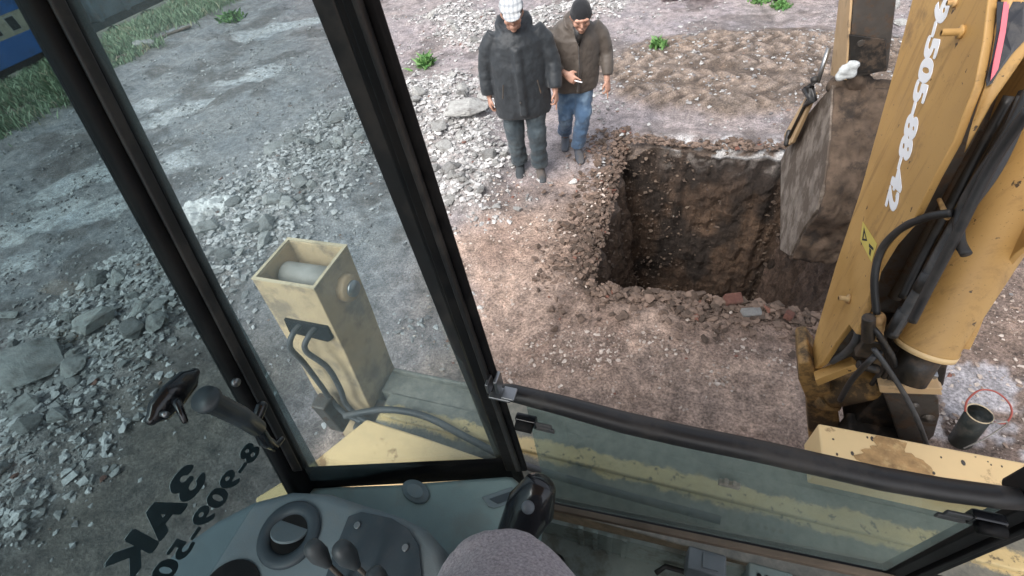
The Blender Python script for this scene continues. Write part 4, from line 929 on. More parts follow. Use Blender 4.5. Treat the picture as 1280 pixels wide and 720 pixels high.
# valve cluster
b = MB(); q = Vector(ony(1090, 430, 1.28)); b.box(q-Vector((.035, .02, .06)), q+Vector((.035, .06, .035))); b.tube([ony(1086, 396, 1.26), ony(1085, 425, 1.26)], .020, 14); b.tube([ony(1072, 455, 1.25), ony(1098, 462, 1.25)], .017, 14); VC = b.build('valve_block', MT['grease'], BH, bevel=.006, label='greasy valve block with hose ends at the boom foot')
b = MB(); b.tube([ony(1096, 398, 1.29), ony(1091, 428, 1.29)], .026, 18, dome=True); b.build('rusty_sleeve', MT['rust'], VC, True)
hose([ony(1092, 436, 1.22), ony(1108, 458, 1.20), ony(1130, 492, 1.20), ony(1147, 525, 1.19), ony(1160, 560, 1.18)], .0085, 'rubberg', par=BH, nm='hydraulic_hose', lab='thin grey hose running down over the rounded plate')
hose([ony(1040, 452, 1.36), ony(1058, 440, 1.33), ony(1070, 425, 1.30), ony(1074, 405, 1.32)], .013, 'rubberg', par=BH, nm='hydraulic_hose', lab='short grey hose curling behind the strap')
hose([ony(1100, 440, 1.24), ony(1086, 452, 1.20), ony(1064, 476, 1.22), ony(1050, 500, 1.26)], .010, 'rubber', par=BH, nm='hydraulic_hose', lab='short black hose below the valve block')
for k in range(4):
    hose([ony(1080+6*k, 400+8*k, 1.29), ony(1100+5*k, 420+8*k, 1.24), ony(1108+4*k, 450+7*k, 1.28), ony(1090+8*k, 480, 1.33)], .009, 'rubber', par=VC, nm='hose_end')
b = MB(); b.tube([ony(1009, 575, 1.0), ony(1004, 590, .99), ony(1008, 600, .99)], .006, 8); b.build('hook_ring', MT['steel'], BX, True)
# swing post joining mount and frame
b = MB(); b.box((.86, 1.06, .45), (1.15, 1.40, .70)); b.build('frame_pedestal', MT['grease'], BH, bevel=.02)

# --- dipper and bucket
def onY(px, py, y): return Vector(ony(px, py, y))
y0 = 3.05
c1, c2, c3, c4 = onY(1059, 100, y0), onY(1110, 88, y0), onY(1118, -10, y0), onY(1067, -10, y0)
up = (c4-c1).normalized()*1.9
b = MB(); b.prism([c1, c2, c3+up, c4+up], (0, .32, 0)); DI = b.build('dipper', MT['steel'], BH, bevel=.008, label='grimy dipper arm hanging down to the bucket')
b = MB(); b.prism([onx(*p, .70) for p in ((1030, 96), (1042, 60), (1062, 97), (1058, 60), (1072, -5))][:0] or [Vector((c1.x-.012, y0+.0, c1.z)), Vector((c1.x-.012, y0+.33, c1.z-.12)), Vector((c4.x-.012, y0+.33, c4.z)), Vector((c4.x-.012, y0, c4.z))], (.010, 0, 0)); 
o = b.build('side_plate', MT['yel_tan'], DI, bevel=0); o['label'] = 'worn tan side of the dipper'
b = MB(); m1_, m2_ = onY(1063, 92, y0), onY(1108, 88, y0); t1_, t2_ = onY(1061, 42, y0), onY(1107, 48, y0)
b.prism([m1_, m2_, t2_, t1_], (0, -.014, 0)); b.build('wear_plate', MT['grease'], DI, bevel=.004)
b = MB(); c = onY(1076, 54, y0-.014); b.tube([c, c+Vector((0, -.006, 0))], [.018, .015], 16); b.build('bolt', MT['steel'], DI)
# bucket: side outline extruded
sidep = [(1040, 106), (1012, 140), (992, 165), (976, 200), (975, 312), (987, 320), (1004, 285), (1020, 262), (1030, 225), (1036, 175)]
XK = .76
BW = .62
sp3 = [Vector(onx(x, y, XK)) for x, y in sidep]
print('bucket side', [tuple(round(v, 2) for v in p) for p in sp3])
b = MB(); b.prism(sp3, (.022, 0, 0)); BU = b.build('bucket', MT['bplate'], BH, bevel=.004, label='digging bucket caked with soil hanging in the pit mouth')
# back shell facing the cab, packed with soil
bk = [sp3[i] for i in (5, 6, 7, 8, 9, 0)]
b = MB(); bm = b.bm; nu = 60; vs = []
def polyat(line, t):
    Ls = [(q-p).length for p, q in zip(line[:-1], line[1:])]; T = sum(Ls)*t
    for p, q, l in zip(line[:-1], line[1:], Ls):
        if T <= l+1e-9: return p.lerp(q, T/l)
        T -= l
    return line[-1]
nv = 44
for i in range(nv+1):
    p = polyat(bk, i/nv); row = []
    for j in range(nu+1):
        u = j/nu; lump = (float(fbm(u*4+3, i/nv*5, 401))-.5)*.10+(float(fbm(u*12, i/nv*15, 402))-.5)*.08+(float(fbm(u*34, i/nv*40, 403))-.5)*.035
        step = -.03*(abs(((i/nv)*4) % 1-.5) < .05)
        row.append(bm.verts.new(p+Vector((.010+BW*u, -.03-lump*min(1, 6*u+.15)+step*.3, lump*.3))))
    vs.append(row)
for i in range(nv):
    for j in range(nu): bm.faces.new((vs[i][j], vs[i][j+1], vs[i+1][j+1], vs[i+1][j]))
o = b.build('bucket_back', MT['bmud'], BU, True); o['label'] = 'bucket back packed with dark brown soil'; s_ = o.modifiers.new('t', 'SOLIDIFY'); s_.thickness = .03
b = MB(); b.prism([sp3[4]+Vector((.022, 0, 0)), sp3[5]+Vector((.022, 0, 0)), sp3[5]+Vector((BW, 0, 0)), sp3[4]+Vector((BW, 0, 0))], (0, 0, .02)); b.build('bucket_lip', MT['grease'], BU)
for k in range(4):
    q = sp3[4].lerp(sp3[5], .3)+Vector((.08+k*.14, 0, 0)); b = MB(); b.prism([q, q+Vector((.05, 0, 0)), q+Vector((.04, .05, -.12)), q+Vector((.01, .05, -.12))], (0, .02, .01)); b.build('tooth', MT['steel'], BU)
b = MB(); b.prism([sp3[0]+Vector((BW, 0, 0)), sp3[3]+Vector((BW, 0, 0)), sp3[4]+Vector((BW, 0, 0)), sp3[5]+Vector((BW, 0, 0)), sp3[8]+Vector((BW, 0, 0))], (.02, 0, 0)); b.build('far_cheek', MT['bplate'], BU)
# top heap of mud and hinge ears
b = MB(); tp = sp3[0]
for k in range(16): b.ell((tp.x+.04+k*.036, tp.y+random.uniform(-.01, .06), tp.z+random.uniform(-.05, .03)), (.06, .06, .045), 10, 8)
o = b.build('packed_mud', MT['bmud'], BU, True); organic(o, .014, 2, [(.06, .04)])
b = MB()
for dx in (.13, .36): b.prism([tp+Vector((dx, -.02, -.03)), tp+Vector((dx, .20, -.03)), tp+Vector((dx, .16, .18)), tp+Vector((dx, .03, .18))], (.02, 0, 0))
b.build('hinge_ear', MT['grease'], BU, bevel=.004)
q = onY(1057, 88, 2.98); b = MB(); 
for dx, dz, r in ((0, 0, .035), (.03, .02, .03), (-.01, -.03, .03), (.035, -.015, .028), (.012, .03, .024)): b.ell(q+Vector((dx, 0, dz)), (r, r*.7, r), 12, 8)
o = b.build('cement_lump', simple('pale_cement', (.52, .55, .55), .8, var=.2, vscale=20), BU, True); organic(o, .008, 1, [(.04, .02)])
# tipping link: black knob, rod and pale link plate
b = MB(); b.prism([onx(*p, .70) for p in ((1012, 112), (1018, 116), (990, 178), (980, 184), (980, 168))], (.02, 0, 0)); LK = b.build('tipping_link', MT['yel_tan'], BH, bevel=.003, label='pale tipping link plate left of the bucket')
b = MB(); b.tube([onx(1013, 118, .69), onx(986, 172, .69)], .010, 10); b.build('link_rod', MT['grease'], LK, True)
b = MB(); b.tube([onx(1018, 100, .68), onx(1010, 112, .68), onx(1016, 125, .68), onx(1006, 132, .69)], [.022, .035, .024, .012], 12, dome=True); b.build('link_knuckle', MT['rubber'], LK, True)
b = MB(); b.tube([onx(986, 165, .69), onx(983, 180, .69)], [.016, .018], 12, dome=True); b.build('link_pin', MT['rubber'], LK, True)
b = MB(); b.tube([onx(1022, 103, .71), onx(1036, 60, .72)], .013, 10); b.build('link_strut', MT['chrome'], LK, True)

# --- chassis, wheels so the machine stands on the ground
b = MB(); b.box((-.55, -3.2, .50), (.55, .58, .68)); b.build('chassis', MT['yel'], BH, bevel=.03)
for sx in (-1, 1):
    b = MB(); b.tube([(sx*.72, -.35, .62), (sx*.76, -.35, .62), (sx*1.12, -.35, .62), (sx*1.16, -.35, .62)], [.50, .62, .62, .50], 40); w_ = b.build('wheel', MT['rubber'], BH, False, bevel=.01)
    b = MB(); b.tube([(sx*1.10, -.35, .62), (sx*1.18, -.35, .62)], .30, 30); b.build('rim', MT['yel'], w_)

# ------------------------------------------------------------------ bucket with wire handle on the right
p = onz(1200, 552, 0); MT['canb'] = simple('black_can', (.022, .03, .028), .45, var=.4, dirt=(.10, .09, .075), dirtamt=.6, dscale=12)
CN = empty('paint_can', (p[0], p[1], .0)); tag(CN, 'black can with wire hoop handle standing on the wet ground right of the boom', 'can')
top = Vector(onx(1222, 512, 0) if False else onz(1219, 509, .30))-Vector((p[0], p[1], 0))
ct = Vector((top.x*.55, top.y*.55, .27)); cb = Vector((0, 0, .0))
b = MB(); b.tube([cb, ct, ct, cb.lerp(ct, .15)], [.052, .056, .051, .046], 28, cap=True); b.build('can_body', MT['canb'], CN, True)
b = MB(); ring_ = [ct+Vector((math.cos(t)*.056, math.sin(t)*.056, .003)) for t in [2*math.pi*k/24 for k in range(25)]]; b.tube(ring_, .0035, 8, cap=False); b.build('can_rim', MT['pale_tan'], CN, True)
b = MB(); loop = [(-.06, .0, .0), (-.07, .03, .06), (-.04, .06, .12), (.02, .06, .13), (.08, .03, .10), (.11, .0, .05), (.10, -.03, .0), (.06, -.03, -.01)]
hh = smooth_path([ct+Vector(q) for q in loop]); b.tube(hh, .0045, 8); b.build('handle', simple('red_wire', (.40, .10, .08), .5), CN, True)
b = MB(); b.tube([ct+Vector(q) for q in ((.03, -.05, .0), (.05, -.06, .04), (.09, -.04, .03), (.12, -.02, -.03), (.06, -.07, -.12), (.0, -.10, -.2))], .0035, 8); b.build('wire', simple('pale_wire', (.4, .38, .35), .5), CN, True)

# ------------------------------------------------------------------ far objects
def railcoach():
    root = empty('railway_coach', (-20.2, 2.0, -2.15)); tag(root, 'blue railway coach with a cream window band on the line beyond the grass', 'railway coach')
    blue = simple('coach_blue', (.04, .19, .55), .45, var=.15, vscale=1, dirt=(.08, .10, .14), dirtamt=.4, dscale=2); cream = simple('coach_cream', (.60, .56, .42), .6, var=.15, dirt=(.2, .18, .14), dirtamt=.4)
    b = MB(); b.box((-1.3, -9, 1.15), (1.3, 9.6, 1.75)); b.build('lower_body', blue, root, bevel=.02)
    b = MB(); b.box((-1.29, -9, 1.75), (1.29, 9.6, 2.27)); wb = b.build('window_band', cream, root)
    b = MB(); b.box((-1.3, -9, 2.27), (1.3, 9.6, 2.95)); b.build('upper_body', blue, root)
    b = MB(); b.tube([(0, -9, 2.9), (0, 9.6, 2.9)], [(.45, 1.3)]*2, 24, ref=(0, 0, 1)); b.build('roof', blue, root, True)
    gl = simple('coach_window', (.03, .045, .05), .15); fr = simple('coach_frame', (.5, .5, .45), .6)
    for k in range(32):
        y = -8.4+k*.56; b = MB(); b.box((1.291, y-.02, 1.83), (1.31, y+.26, 2.21)); f = b.build('window', fr, root)
        b = MB(); b.box((1.311, y, 1.86), (1.318, y+.24, 2.18)); b.build('pane', gl, f)
    dk = simple('bogie', (.03, .03, .03), .7, var=.4)
    b = MB(); b.box((-1.1, -8.6, .95), (1.1, 9.5, 1.15)); 
    for k in range(7): b.box((.7, -5.5+k*1.9, .5), (1.15, -4.5+k*1.9, .96))
    b.build('underframe', dk, root)
    for y in (-7.2, 7.8):
        b = MB(); b.box((.95, y-1.4, .35), (1.1, y+1.4, .6)); bg = b.build('bogie', dk, root)
        for dy in (-.95, .95):
            for x in (-.75, .78):
                b = MB(); b.tube([(x-.06, y+dy, .46), (x+.06, y+dy, .46)], .45, 24); b.build('wheel', dk, bg, True)
def wagon(y, L, body, lab, kind, hgt=2.6):
    root = empty('freight_wagon', (-20.2, y, -2.15)); tag(root, lab, 'freight wagon', )
    m = simple('wagon_'+kind, body, .7, var=.25, vscale=1.5, dirt=(.10, .09, .08), dirtamt=.7, dscale=2)
    dk = simple('wagon_under', (.03, .03, .032), .7, var=.4)
    b = MB(); b.box((-1.3, 0, 1.25), (1.3, L, hgt)); b.build('wagon_body', m, root)
    for k in range(int(L/1.1)+1):
        b = MB(); b.box((1.301, k*1.1, 1.22), (1.40, k*1.1+.12, hgt)); b.build('rib', m, root)
    b = MB(); b.box((-1.0, -.3, 1.0), (1.2, L+.3, 1.22)); b.box((.9, L*.3, .55), (1.2, L*.45, 1.0)); b.build('underframe', dk, root)
    for yy in (1.4, L-1.4):
        b = MB(); b.box((.98, yy-1.1, .35), (1.12, yy+1.1, .62)); bg = b.build('bogie', dk, root)
        for dy in (-.75, .75):
            b = MB(); b.tube([(.72, yy+dy, .46), (.9, yy+dy, .46)], .44, 24); b.build('wheel', dk, bg, True)
    if kind == 'grey':
        b = MB(); b.box((1.402, 2.9, 1.5), (1.41, 3.6, 2.0)); b.build('data_plate', MT['pale_tan'], root)
railcoach()
wagon(12.3, 11.4, (.10, .13, .15), 'blue grey freight wagon coupled behind the blue coach', 'grey')
wagon(24.6, 9.5, (.12, .09, .08), 'brown freight wagon further along the line behind the blue grey one', 'brown')
tr = empty('railway_track', (-20.2, 0, -2.15)); tag(tr, 'railway track carrying the blue coach and freight wagons', 'railway track')
for x in (-.76, .76):
    b = MB(); b.box((x-.035, -40, -.12), (x+.035, 90, .0)); b.build('rail', MT['steel'], tr)
b = MB()
for k in range(90): b.box((-1.3, -10+k*.6, -.25), (1.3, -10+k*.6+.25, -.13))
b.build('sleepers', MT['grease'], tr)
# rusty frame with wheel and a rusty beam at the far side of the yard
RT = simple('rusty_orange', (.42, .17, .07), .8, var=.3, vscale=12); p = onz(1000, 1, 0)
fr_ = empty('hand_cart', (p[0], p[1]+.2, 0)); tag(fr_, 'rusty orange hand cart on the far side of the yard', 'cart')
b = MB(); b.box((-.42, -.12, .12), (.30, .12, .16)); b.box((-.42, -.12, .16), (-.39, .12, .30)); b.box((.27, -.12, .16), (.30, .12, .30)); b.build('frame', RT, fr_, bevel=.006)
for x in (-.3, .2):
    b = MB(); b.tube([(x, -.17, .10), (x, -.125, .10)], .10, 18); b.build('wheel', MT['rubber'], fr_, True)
b = MB(); b.tube([(.3, 0, .28), (.62, .05, .5)], .015, 8); b.build('handle', RT, fr_, True)
p = onz(870, 2, 0); b = MB(); b.box((-.55, -.06, 0), (.45, .06, .07)); b.box((-.55, -.015, .07), (.45, .015, .13)); o = b.build('steel_beam', simple('rust_red', (.20, .07, .055), .8, var=.3), None, bevel=.005); o.location = (p[0], p[1]+.1, .02); o.rotation_euler = (0, 0, -.05); tag(o, 'dark red rusty beam lying at the far edge of the yard', 'steel beam')
p = onz(1110, 8, 0); chunk('concrete_chunk', p[0], p[1], .16, 'grey rock beyond the dipper near the top edge', sq=(1, 1, .7))
p = onz(1092, 20, 0); chunk('concrete_chunk', p[0]+.25, p[1]-.3, .10, 'smaller pale rock right of the dipper', sq=(1, 1, .7))
def board(px, py, L, w, rz, lab):
    p = onz(px, py); b = MB(); b.box((-L/2, -w/2, 0), (L/2, w/2, .03)); o = b.build('timber_scrap', simple('old_wood', (.12, .09, .07), .8, var=.3), None, bevel=.004); o.location = (p[0], p[1], float(gz(p[0], p[1])[0])+.005); o.rotation_euler = (.03, .02, rz); tag(o, lab, 'timber')
board(215, 45, .9, .10, 1.2, 'dark length of timber by the edge of the bank grass')
board(165, 68, .6, .12, .9, 'short grey timber beside rubble at the left end of the bank')
p = onz(183, 58); chunk('concrete_chunk', p[0], p[1], .28, 'pale heap of broken concrete where the grass meets the track', sq=(1.2, .8, .5))

# ------------------------------------------------------------------ people
SK = simple('skin', (.42, .235, .17), .5, var=.12, vscale=30, bumpst=.2, bscale=180)
def fabric(name, c, rough=.85, var=.2, vs=9, weave=240, bs=.35, fade=None):
    m, t, b = nodes(name); tc = N(t, 'ShaderNodeTexCoord').outputs['Object']
    cc = ramp(t, noise(t, tc, vs, 6, .65), [(.3, tuple(x*(1-var) for x in c)), (.7, tuple(x*(1+var) for x in c))])
    if fade: cc = mix(t, ramp(t, noise(t, tc, 5, 3), [(.48, 0.), (.62, .7)]), cc, fade)
    t.links.new(cc, b.inputs['Base Color']); b.inputs['Roughness'].default_value = rough; b.inputs['Sheen Weight'].default_value = .15
    n = bump(t, b, noise(t, tc, 14, 3, .5), .5, .02); bump(t, b, noise(t, tc, weave, 2), bs, .002, n); return m
def hand(b, w, d, side, curl=.35, point=None, s=1.):
    """palm and five fingers; w wrist, d pointing direction, side = thumb direction"""
    w = Vector(w); d = Vector(d).normalized(); sd = Vector(side); sd = (sd-d*sd.dot(d)).normalized(); n = d.cross(sd).normalized()
    if n.y > 0: n = -n
    inw_ = -n
    b.tube([w-d*.03, w+d*.02*s, w+d*.06*s, w+d*.088*s], [(.024, .020), (.036*s, .018*s), (.042*s, .017*s), (.038*s, .013*s)], 14, ref=sd, dome=True)
    ln = [.066, .078, .072, .056]
    for k in range(4):
        o = w+d*.084*s+sd*(.030-.020*k)*s; cu = curl*(1+.25*k)
        if point is not None: cu = .1 if k == point else curl*2.0
        L = ln[k]*s; dd = d; p = o-d*.015; pts = [p]
        p = o
        for j, f in enumerate((.45, .32, .23)):
            dd = (d*math.cos(cu*(j+.6))+inw_*math.sin(cu*(j+.6))).normalized(); pts.append(p); p = p+dd*L*f
        pts.append(p); b.tube(pts, [.0095*s, .0095*s, .0088*s, .008*s, .0065*s][:len(pts)], 8, dome=True)
    o = w+d*.025*s+sd*.028*s; t1 = (d*.6+sd*.75+inw_*.25).normalized(); t2 = (d*.95+sd*.2+inw_*.3).normalized()
    b.tube([o-t1*.01, o+t1*.034*s, o+t1*.034*s+t2*.03*s], [.013*s, .0115*s, .008*s], 8, dome=True)
def person(name, loc, rz, label, cfg):
    root = empty('person', loc, rz); tag(root, label, 'person')
    h = Vector(cfg['head']); tl_ = Matrix.Rotation(cfg['nod'], 3, 'X') @ Matrix.Rotation(cfg.get('turn', 0), 3, 'Z')
    def hp(x, y, z): return h+tl_ @ Vector((x, y, z))
    b = MB()
    b.ell(h, (.076, .096, .108), 20, 14, tl_); b.ell(hp(0, -.022, -.06), (.058, .068, .062), 16, 10, tl_); b.ell(hp(0, -.065, -.098), (.026, .024, .020), 10, 8, tl_)
    b.tube([hp(0, -.090, .012), hp(0, -.112, -.022), hp(0, -.098, -.034)], [.010, .014, .012], 10, dome=True)
    b.tube([hp(-.05, -.082, .022), hp(0, -.094, .024), hp(.05, -.082, .022)], .012, 8, dome=True)
    b.tube([hp(-.024, -.088, -.062), hp(0, -.096, -.060), hp(.024, -.088, -.062)], .007, 8, dome=True); b.tube([hp(-.02, -.086, -.074), hp(0, -.093, -.073), hp(.02, -.086, -.074)], .008, 8, dome=True)
    for s in (-1, 1):
        b.tube([hp(s*.076, .008, .02), hp(s*.084, .012, -.01), hp(s*.074, .004, -.035)], [.014, .015, .010], 8, dome=True); b.ell(hp(s*.046, -.068, -.022), (.024, .02, .024), 10, 8)
    nb = Vector(cfg['neck']); b.tube([nb, h-Vector((0, -.01, .05))], [.062, .055], 14, dome=True)
    sh = cfg['shoulder']; hipz = cfg['hip']
    b.tube([(hipz[0], hipz[1], hipz[2]-.04), (hipz[0], hipz[1], hipz[2]+.12), ((hipz[0]+nb.x)/2, (hipz[1]+nb.y)/2, (hipz[2]+nb.z)/2), (nb.x, nb.y, nb.z-.12), nb], [(.14, .09), (.13, .09), (.14, .09), (.13, .07), (.05, .05)], 18, ref=(1, 0, 0), dome=True)
    for a in cfg['arms']: b.tube([Vector(a[0])*.9+Vector((0, 0, .1*a[0][2]-.03)), a[1], a[2]], [.045, .040, .027], 12, dome=True); hand(b, a[2], a[3], a[4], a[5], a[6])
    for l in cfg['legs']: b.tube([l[0], l[1], l[2]], [.08, .06, .042], 12, dome=True)
    bo = b.build('body', SK, root, True); organic(bo, .0062, 2)
    # eyes
    for s in (-1, 1):
        e = MB(); e.ell(hp(s*.030, -.086, -.004), (.008, .005, .0035), 10, 8, tl_); e.build('eye', MT['letters'], root, True)
    # trousers
    b = MB(); hz = Vector(hipz)
    b.tube([hz+Vector((0, 0, -.12)), hz, hz+Vector((0, 0, .10))], [(.165, .12), (.175, .13), (.165, .12)], 18, ref=(1, 0, 0), dome=True)
    for l in cfg['legs']:
        K = Vector(l[1]); A = Vector(l[2]); Hh = Vector(l[0]); w = cfg.get('legw', 1.)
        cp = [Hh+Vector((0, 0, .02)), Hh.lerp(K, .5), K, K.lerp(A, .5), A+Vector((0, .008, .04)), A+Vector((0, .008, .005))]; cr = [.108*w, .098*w, .083*w, .076*w, .078*w, .080*w]
        P_, Rr_ = [], []
        for i in range(5):
            for k in range(6):
                t = k/6; P_.append(cp[i].lerp(cp[i+1], t)); Rr_.append((cr[i]*(1-t)+cr[i+1]*t)*(1+random.choice((-.06, 0, .07))*(1 if i >= 1 else .3)))
        b.tube(P_+[cp[-1]], Rr_+[cr[-1]], 16)
    t_ = b.build('trousers', cfg['tm'], root, True); organic(t_, .012, 3, [(.07, .022), (.03, .008)])
    # shoes
    for l in cfg['legs']:
        A = Vector(l[2]); f = Vector(l[3]).normalized(); gzv = l[4] if len(l) > 4 else 0.
        b = MB(); zf = A.z-.07
        b.tube([A-f*.045+Vector((0, 0, -.06)), A+f*.02+Vector((0, 0, -.055)), A+f*.10+Vector((0, 0, -.072)), A+f*.17+Vector((0, 0, -.085))], [(.042, .042), (.046, .045), (.048, .034), (.038, .024)], 16, ref=(-f.y, f.x, 0), dome=True)
        b.tube([A+Vector((0, 0, .03)), A+Vector((0, 0, -.06))], .046, 14)
        s_ = b.build('shoe', cfg['sm'], root, True); organic(s_, .009, 2)
    return root, hp, tl_
def garment(root, mat, torso, sleeves, extra, name='jacket', voxel=.012, disp=((.11, .018), (.045, .007))):
    b = MB(); b.tube([t[0] for t in torso], [t[1] for t in torso], 26, ref=(1, 0, 0))
    for s in sleeves:
        P_, Rr_ = [], []; n_ = 7
        for i in range(len(s[0])-1):
            for k in range(n_):
                t = k/n_; P_.append(s[0][i].lerp(s[0][i+1], t)); Rr_.append((s[1][i]*(1-t)+s[1][i+1]*t)*(1+random.choice((-.03, .0, .035))))
        P_.append(s[0][-1]); Rr_.append(s[1][-1]); b.tube(P_, Rr_, 16)
    extra(b); o = b.build(name, mat, root, True); organic(o, voxel, 3, list(disp)); return o
V3 = Vector
# ---- man in the dark parka
px_, py_ = -1.46, 4.07; g0_ = float(gz(px_, py_)[0])
L1 = [((-.10, .02, .84), (-.115, .0, .46), (-.11, .06, .09), (-.1, -1, 0)), ((.10, .0, .84), (.10, -.09, .47), (.095, -.05, .09), (.05, -1, 0))]
A1_ = [((-.20, .0, 1.36), (-.285, .02, 1.10), (-.30, -.02, .865), (-.05, -.15, -1), (.3, -1, 0), .5, None), ((.20, .0, 1.36), (.29, -.03, 1.10), (.30, -.12, .88), (.05, -.25, -1), (-.5, -1, 0), .45, 1)]
c1_ = dict(head=(.0, -.085, 1.545), nod=R(15), neck=(0, -.01, 1.42), shoulder=1.38, hip=(0, .01, .88), arms=A1_, legs=L1, tm=fabric('dark_jeans', (.028, .042, .052), fade=(.065, .085, .095)), sm=simple('grey_shoe', (.04, .048, .055), .7, dirt=(.13, .1, .08), dirtamt=.6), legw=1.08)
m1r, hp, tl_ = person('person', (px_, py_, g0_), R(18.7), 'older man in a dark hooded parka, dark jeans and pale checked flat cap, looking down', c1_)
pk = fabric('parka', (.016, .021, .026), .6, var=.3, vs=14)
def ex1(b):
    b.tube([(-.10, -.07, 1.40), (-.135, .02, 1.43), (-.115, .10, 1.455), (0, .15, 1.465), (.115, .10, 1.455), (.135, .02, 1.43), (.10, -.07, 1.40)], [.018, .030, .040, .046, .040, .030, .018], 12, dome=True)
    b.tube([(0, -.165, 1.30), (0, -.195, 1.1), (.0, -.200, .72)], [(.035, .014)]*3, 8, ref=(1, 0, 0))
J1 = garment(m1r, pk, [((0, -.0, .67), (.265, .175)), ((0, 0, .70), (.268, .18)), ((0, 0, .90), (.262, .18)), ((0, 0, 1.12), (.252, .175)), ((0, 0, 1.30), (.24, .155)), ((0, .0, 1.385), (.18, .12)), ((0, -.01, 1.43), (.095, .085))],
        [([V3((-.17, 0, 1.38)), V3((-.245, .01, 1.28)), V3((-.29, .02, 1.10)), V3((-.305, -.01, .94)), V3((-.302, -.02, .885))], [.070, .078, .074, .066, .060]),
         ([V3((.17, 0, 1.38)), V3((.25, .0, 1.28)), V3((.30, -.03, 1.10)), V3((.305, -.10, .95)), V3((.302, -.12, .905))], [.070, .078, .074, .066, .060])], ex1, 'parka')
for s in (-1, 1):
    b = MB(); b.tube([(s*.15, -.178, 1.02), (s*.17, -.176, .90)], [(.006, .004)]*2, 6, ref=(1, 0, 0)); b.build('pocket_zip', MT['steel'], J1)
b = MB(); b.tube([(-.02, -.212, .86), (-.02, -.217, .86)], .008, 10); b.build('snap', MT['chrome'], J1)
# cap: pale checked flat cap
def capmat():
    m, t, b = nodes('checked_cap'); tc = N(t, 'ShaderNodeTexCoord').outputs['Object']
    w1 = N(t, 'ShaderNodeTexWave', Scale=9., Distortion=2.5); w1.bands_direction = 'X'; t.links.new(tc, w1.inputs[0])
    w2 = N(t, 'ShaderNodeTexWave', Scale=9., Distortion=2.5); w2.bands_direction = 'Z'; t.links.new(tc, w2.inputs[0])
    c = mix(t, ramp(t, w1.outputs['Fac'], [(.5, 0.), (.75, .6)]), (.46, .48, .49), (.24, .26, .28)); c = mix(t, ramp(t, w2.outputs['Fac'], [(.6, 0.), (.9, .45)]), c, (.15, .17, .2))
    t.links.new(c, b.inputs['Base Color']); b.inputs['Roughness'].default_value = .9; return m
b = MB(); b.ell(hp(0, .012, .062), (.099, .117, .056), 20, 12, tl_); b.ell(hp(0, -.035, .066), (.096, .088, .030), 16, 10, tl_); b.ell(hp(0, -.108, .048), (.074, .060, .012), 16, 8, tl_ @ Matrix.Rotation(R(18), 3, 'X'))
CPc = b.build('flat_cap', capmat(), m1r, True); organic(CPc, .007, 2, [(.04, .008)])
b = MB(); bd = [hp(.088*math.sin(t), .012-.108*math.cos(t), .036) for t in [2*math.pi*k/24 for k in range(25)]]; b.tube(bd, [(.012, .006)]*25, 8, cap=False, ref=tl_ @ V3((0, 0, 1))); b.build('cap_band', MT['rubber'], CPc, True)
b = MB(); 
for s in (-1, 1): b.ell(hp(s*.066, .03, -.005), (.02, .055, .045), 12, 8, tl_)
b.ell(hp(0, .07, -.02), (.06, .035, .055), 12, 8, tl_); o = b.build('hair', simple('grey_hair', (.34, .33, .31), .8, bumpst=.8, bscale=120), m1r, True)
# ---- man in jeans and brown jacket
px_, py_ = -1.06, 4.50; g0_ = float(gz(px_, py_)[0]); s2 = .95
L2 = [((-.085, .02, .80), (-.11, -.06, .46), (-.12, .20, .10), (-.1, -1, 0)), ((.085, -.0, .80), (.055, -.14, .45), (.0, -.06, .09), (.1, -1, 0))]
A2_ = [((-.19, -.06, 1.26), (-.27, -.12, 1.04), (-.095, -.27, .965), (.8, -.5, -.5), (.3, .2, 1), .55, 0), ((.20, -.06, 1.26), (.285, -.06, 1.02), (.285, -.16, .815), (.10, -.35, -1), (-.7, -.8, 0), .5, 1)]
c2_ = dict(head=(.06, -.20, 1.405), nod=R(22), turn=R(0), neck=(.03, -.09, 1.30), shoulder=1.28, hip=(0, .02, .82), arms=A2_, legs=L2, tm=fabric('blue_jeans', (.06, .115, .20), fade=(.20, .29, .39), vs=6), sm=simple('blue_shoe', (.06, .07, .09), .6, dirt=(.12, .1, .08), dirtamt=.5), legw=.92)
m2r, hp, tl_ = person('person', (px_, py_, g0_), R(16), 'man in faded blue jeans, brown grey jacket and black knit cap walking beside the pit', c2_)
jk = fabric('brown_jacket', (.085, .070, .058), .6, var=.2, vs=8)
def ex2(b):
    for s in (-1, 1): b.tube([(.03+s*.03, -.175, 1.27), (.03+s*.085, -.165, 1.315), (.03+s*.09, -.09, 1.36), (.03+s*.05, -.02, 1.375), (.03, .0, 1.38)], [(.012, .03), (.014, .04), (.016, .04), (.016, .035), (.016, .03)], 8, dome=True)
    b.tube([(.03, -.225, 1.22), (.03, -.222, 1.0), (.01, -.200, .74)], [(.02, .010)]*3, 8, ref=(1, 0, 0))
J2 = garment(m2r, jk, [((0, .0, .71), (.215, .155)), ((0, -.0, .74), (.222, .165)), ((0, -.02, .90), (.232, .175)), ((0, -.05, 1.08), (.235, .17)), ((.01, -.07, 1.22), (.225, .15)), ((.02, -.08, 1.30), (.17, .11)), ((.03, -.09, 1.345), (.085, .085))],
        [([V3((-.16, -.06, 1.27)), V3((-.225, -.08, 1.18)), V3((-.275, -.12, 1.04)), V3((-.19, -.22, 1.0)), V3((-.13, -.26, .975))], [.066, .070, .064, .055, .050]),
         ([V3((.17, -.06, 1.27)), V3((.245, -.06, 1.18)), V3((.29, -.06, 1.02)), V3((.292, -.12, .90)), V3((.288, -.145, .85))], [.066, .070, .062, .055, .050])], ex2, 'jacket')
b = MB(); b.tube([(.03, -.238, 1.20), (.03, -.236, 1.0), (.01, -.213, .76)], .0035, 6); b.build('zip', MT['chrome'], J2)
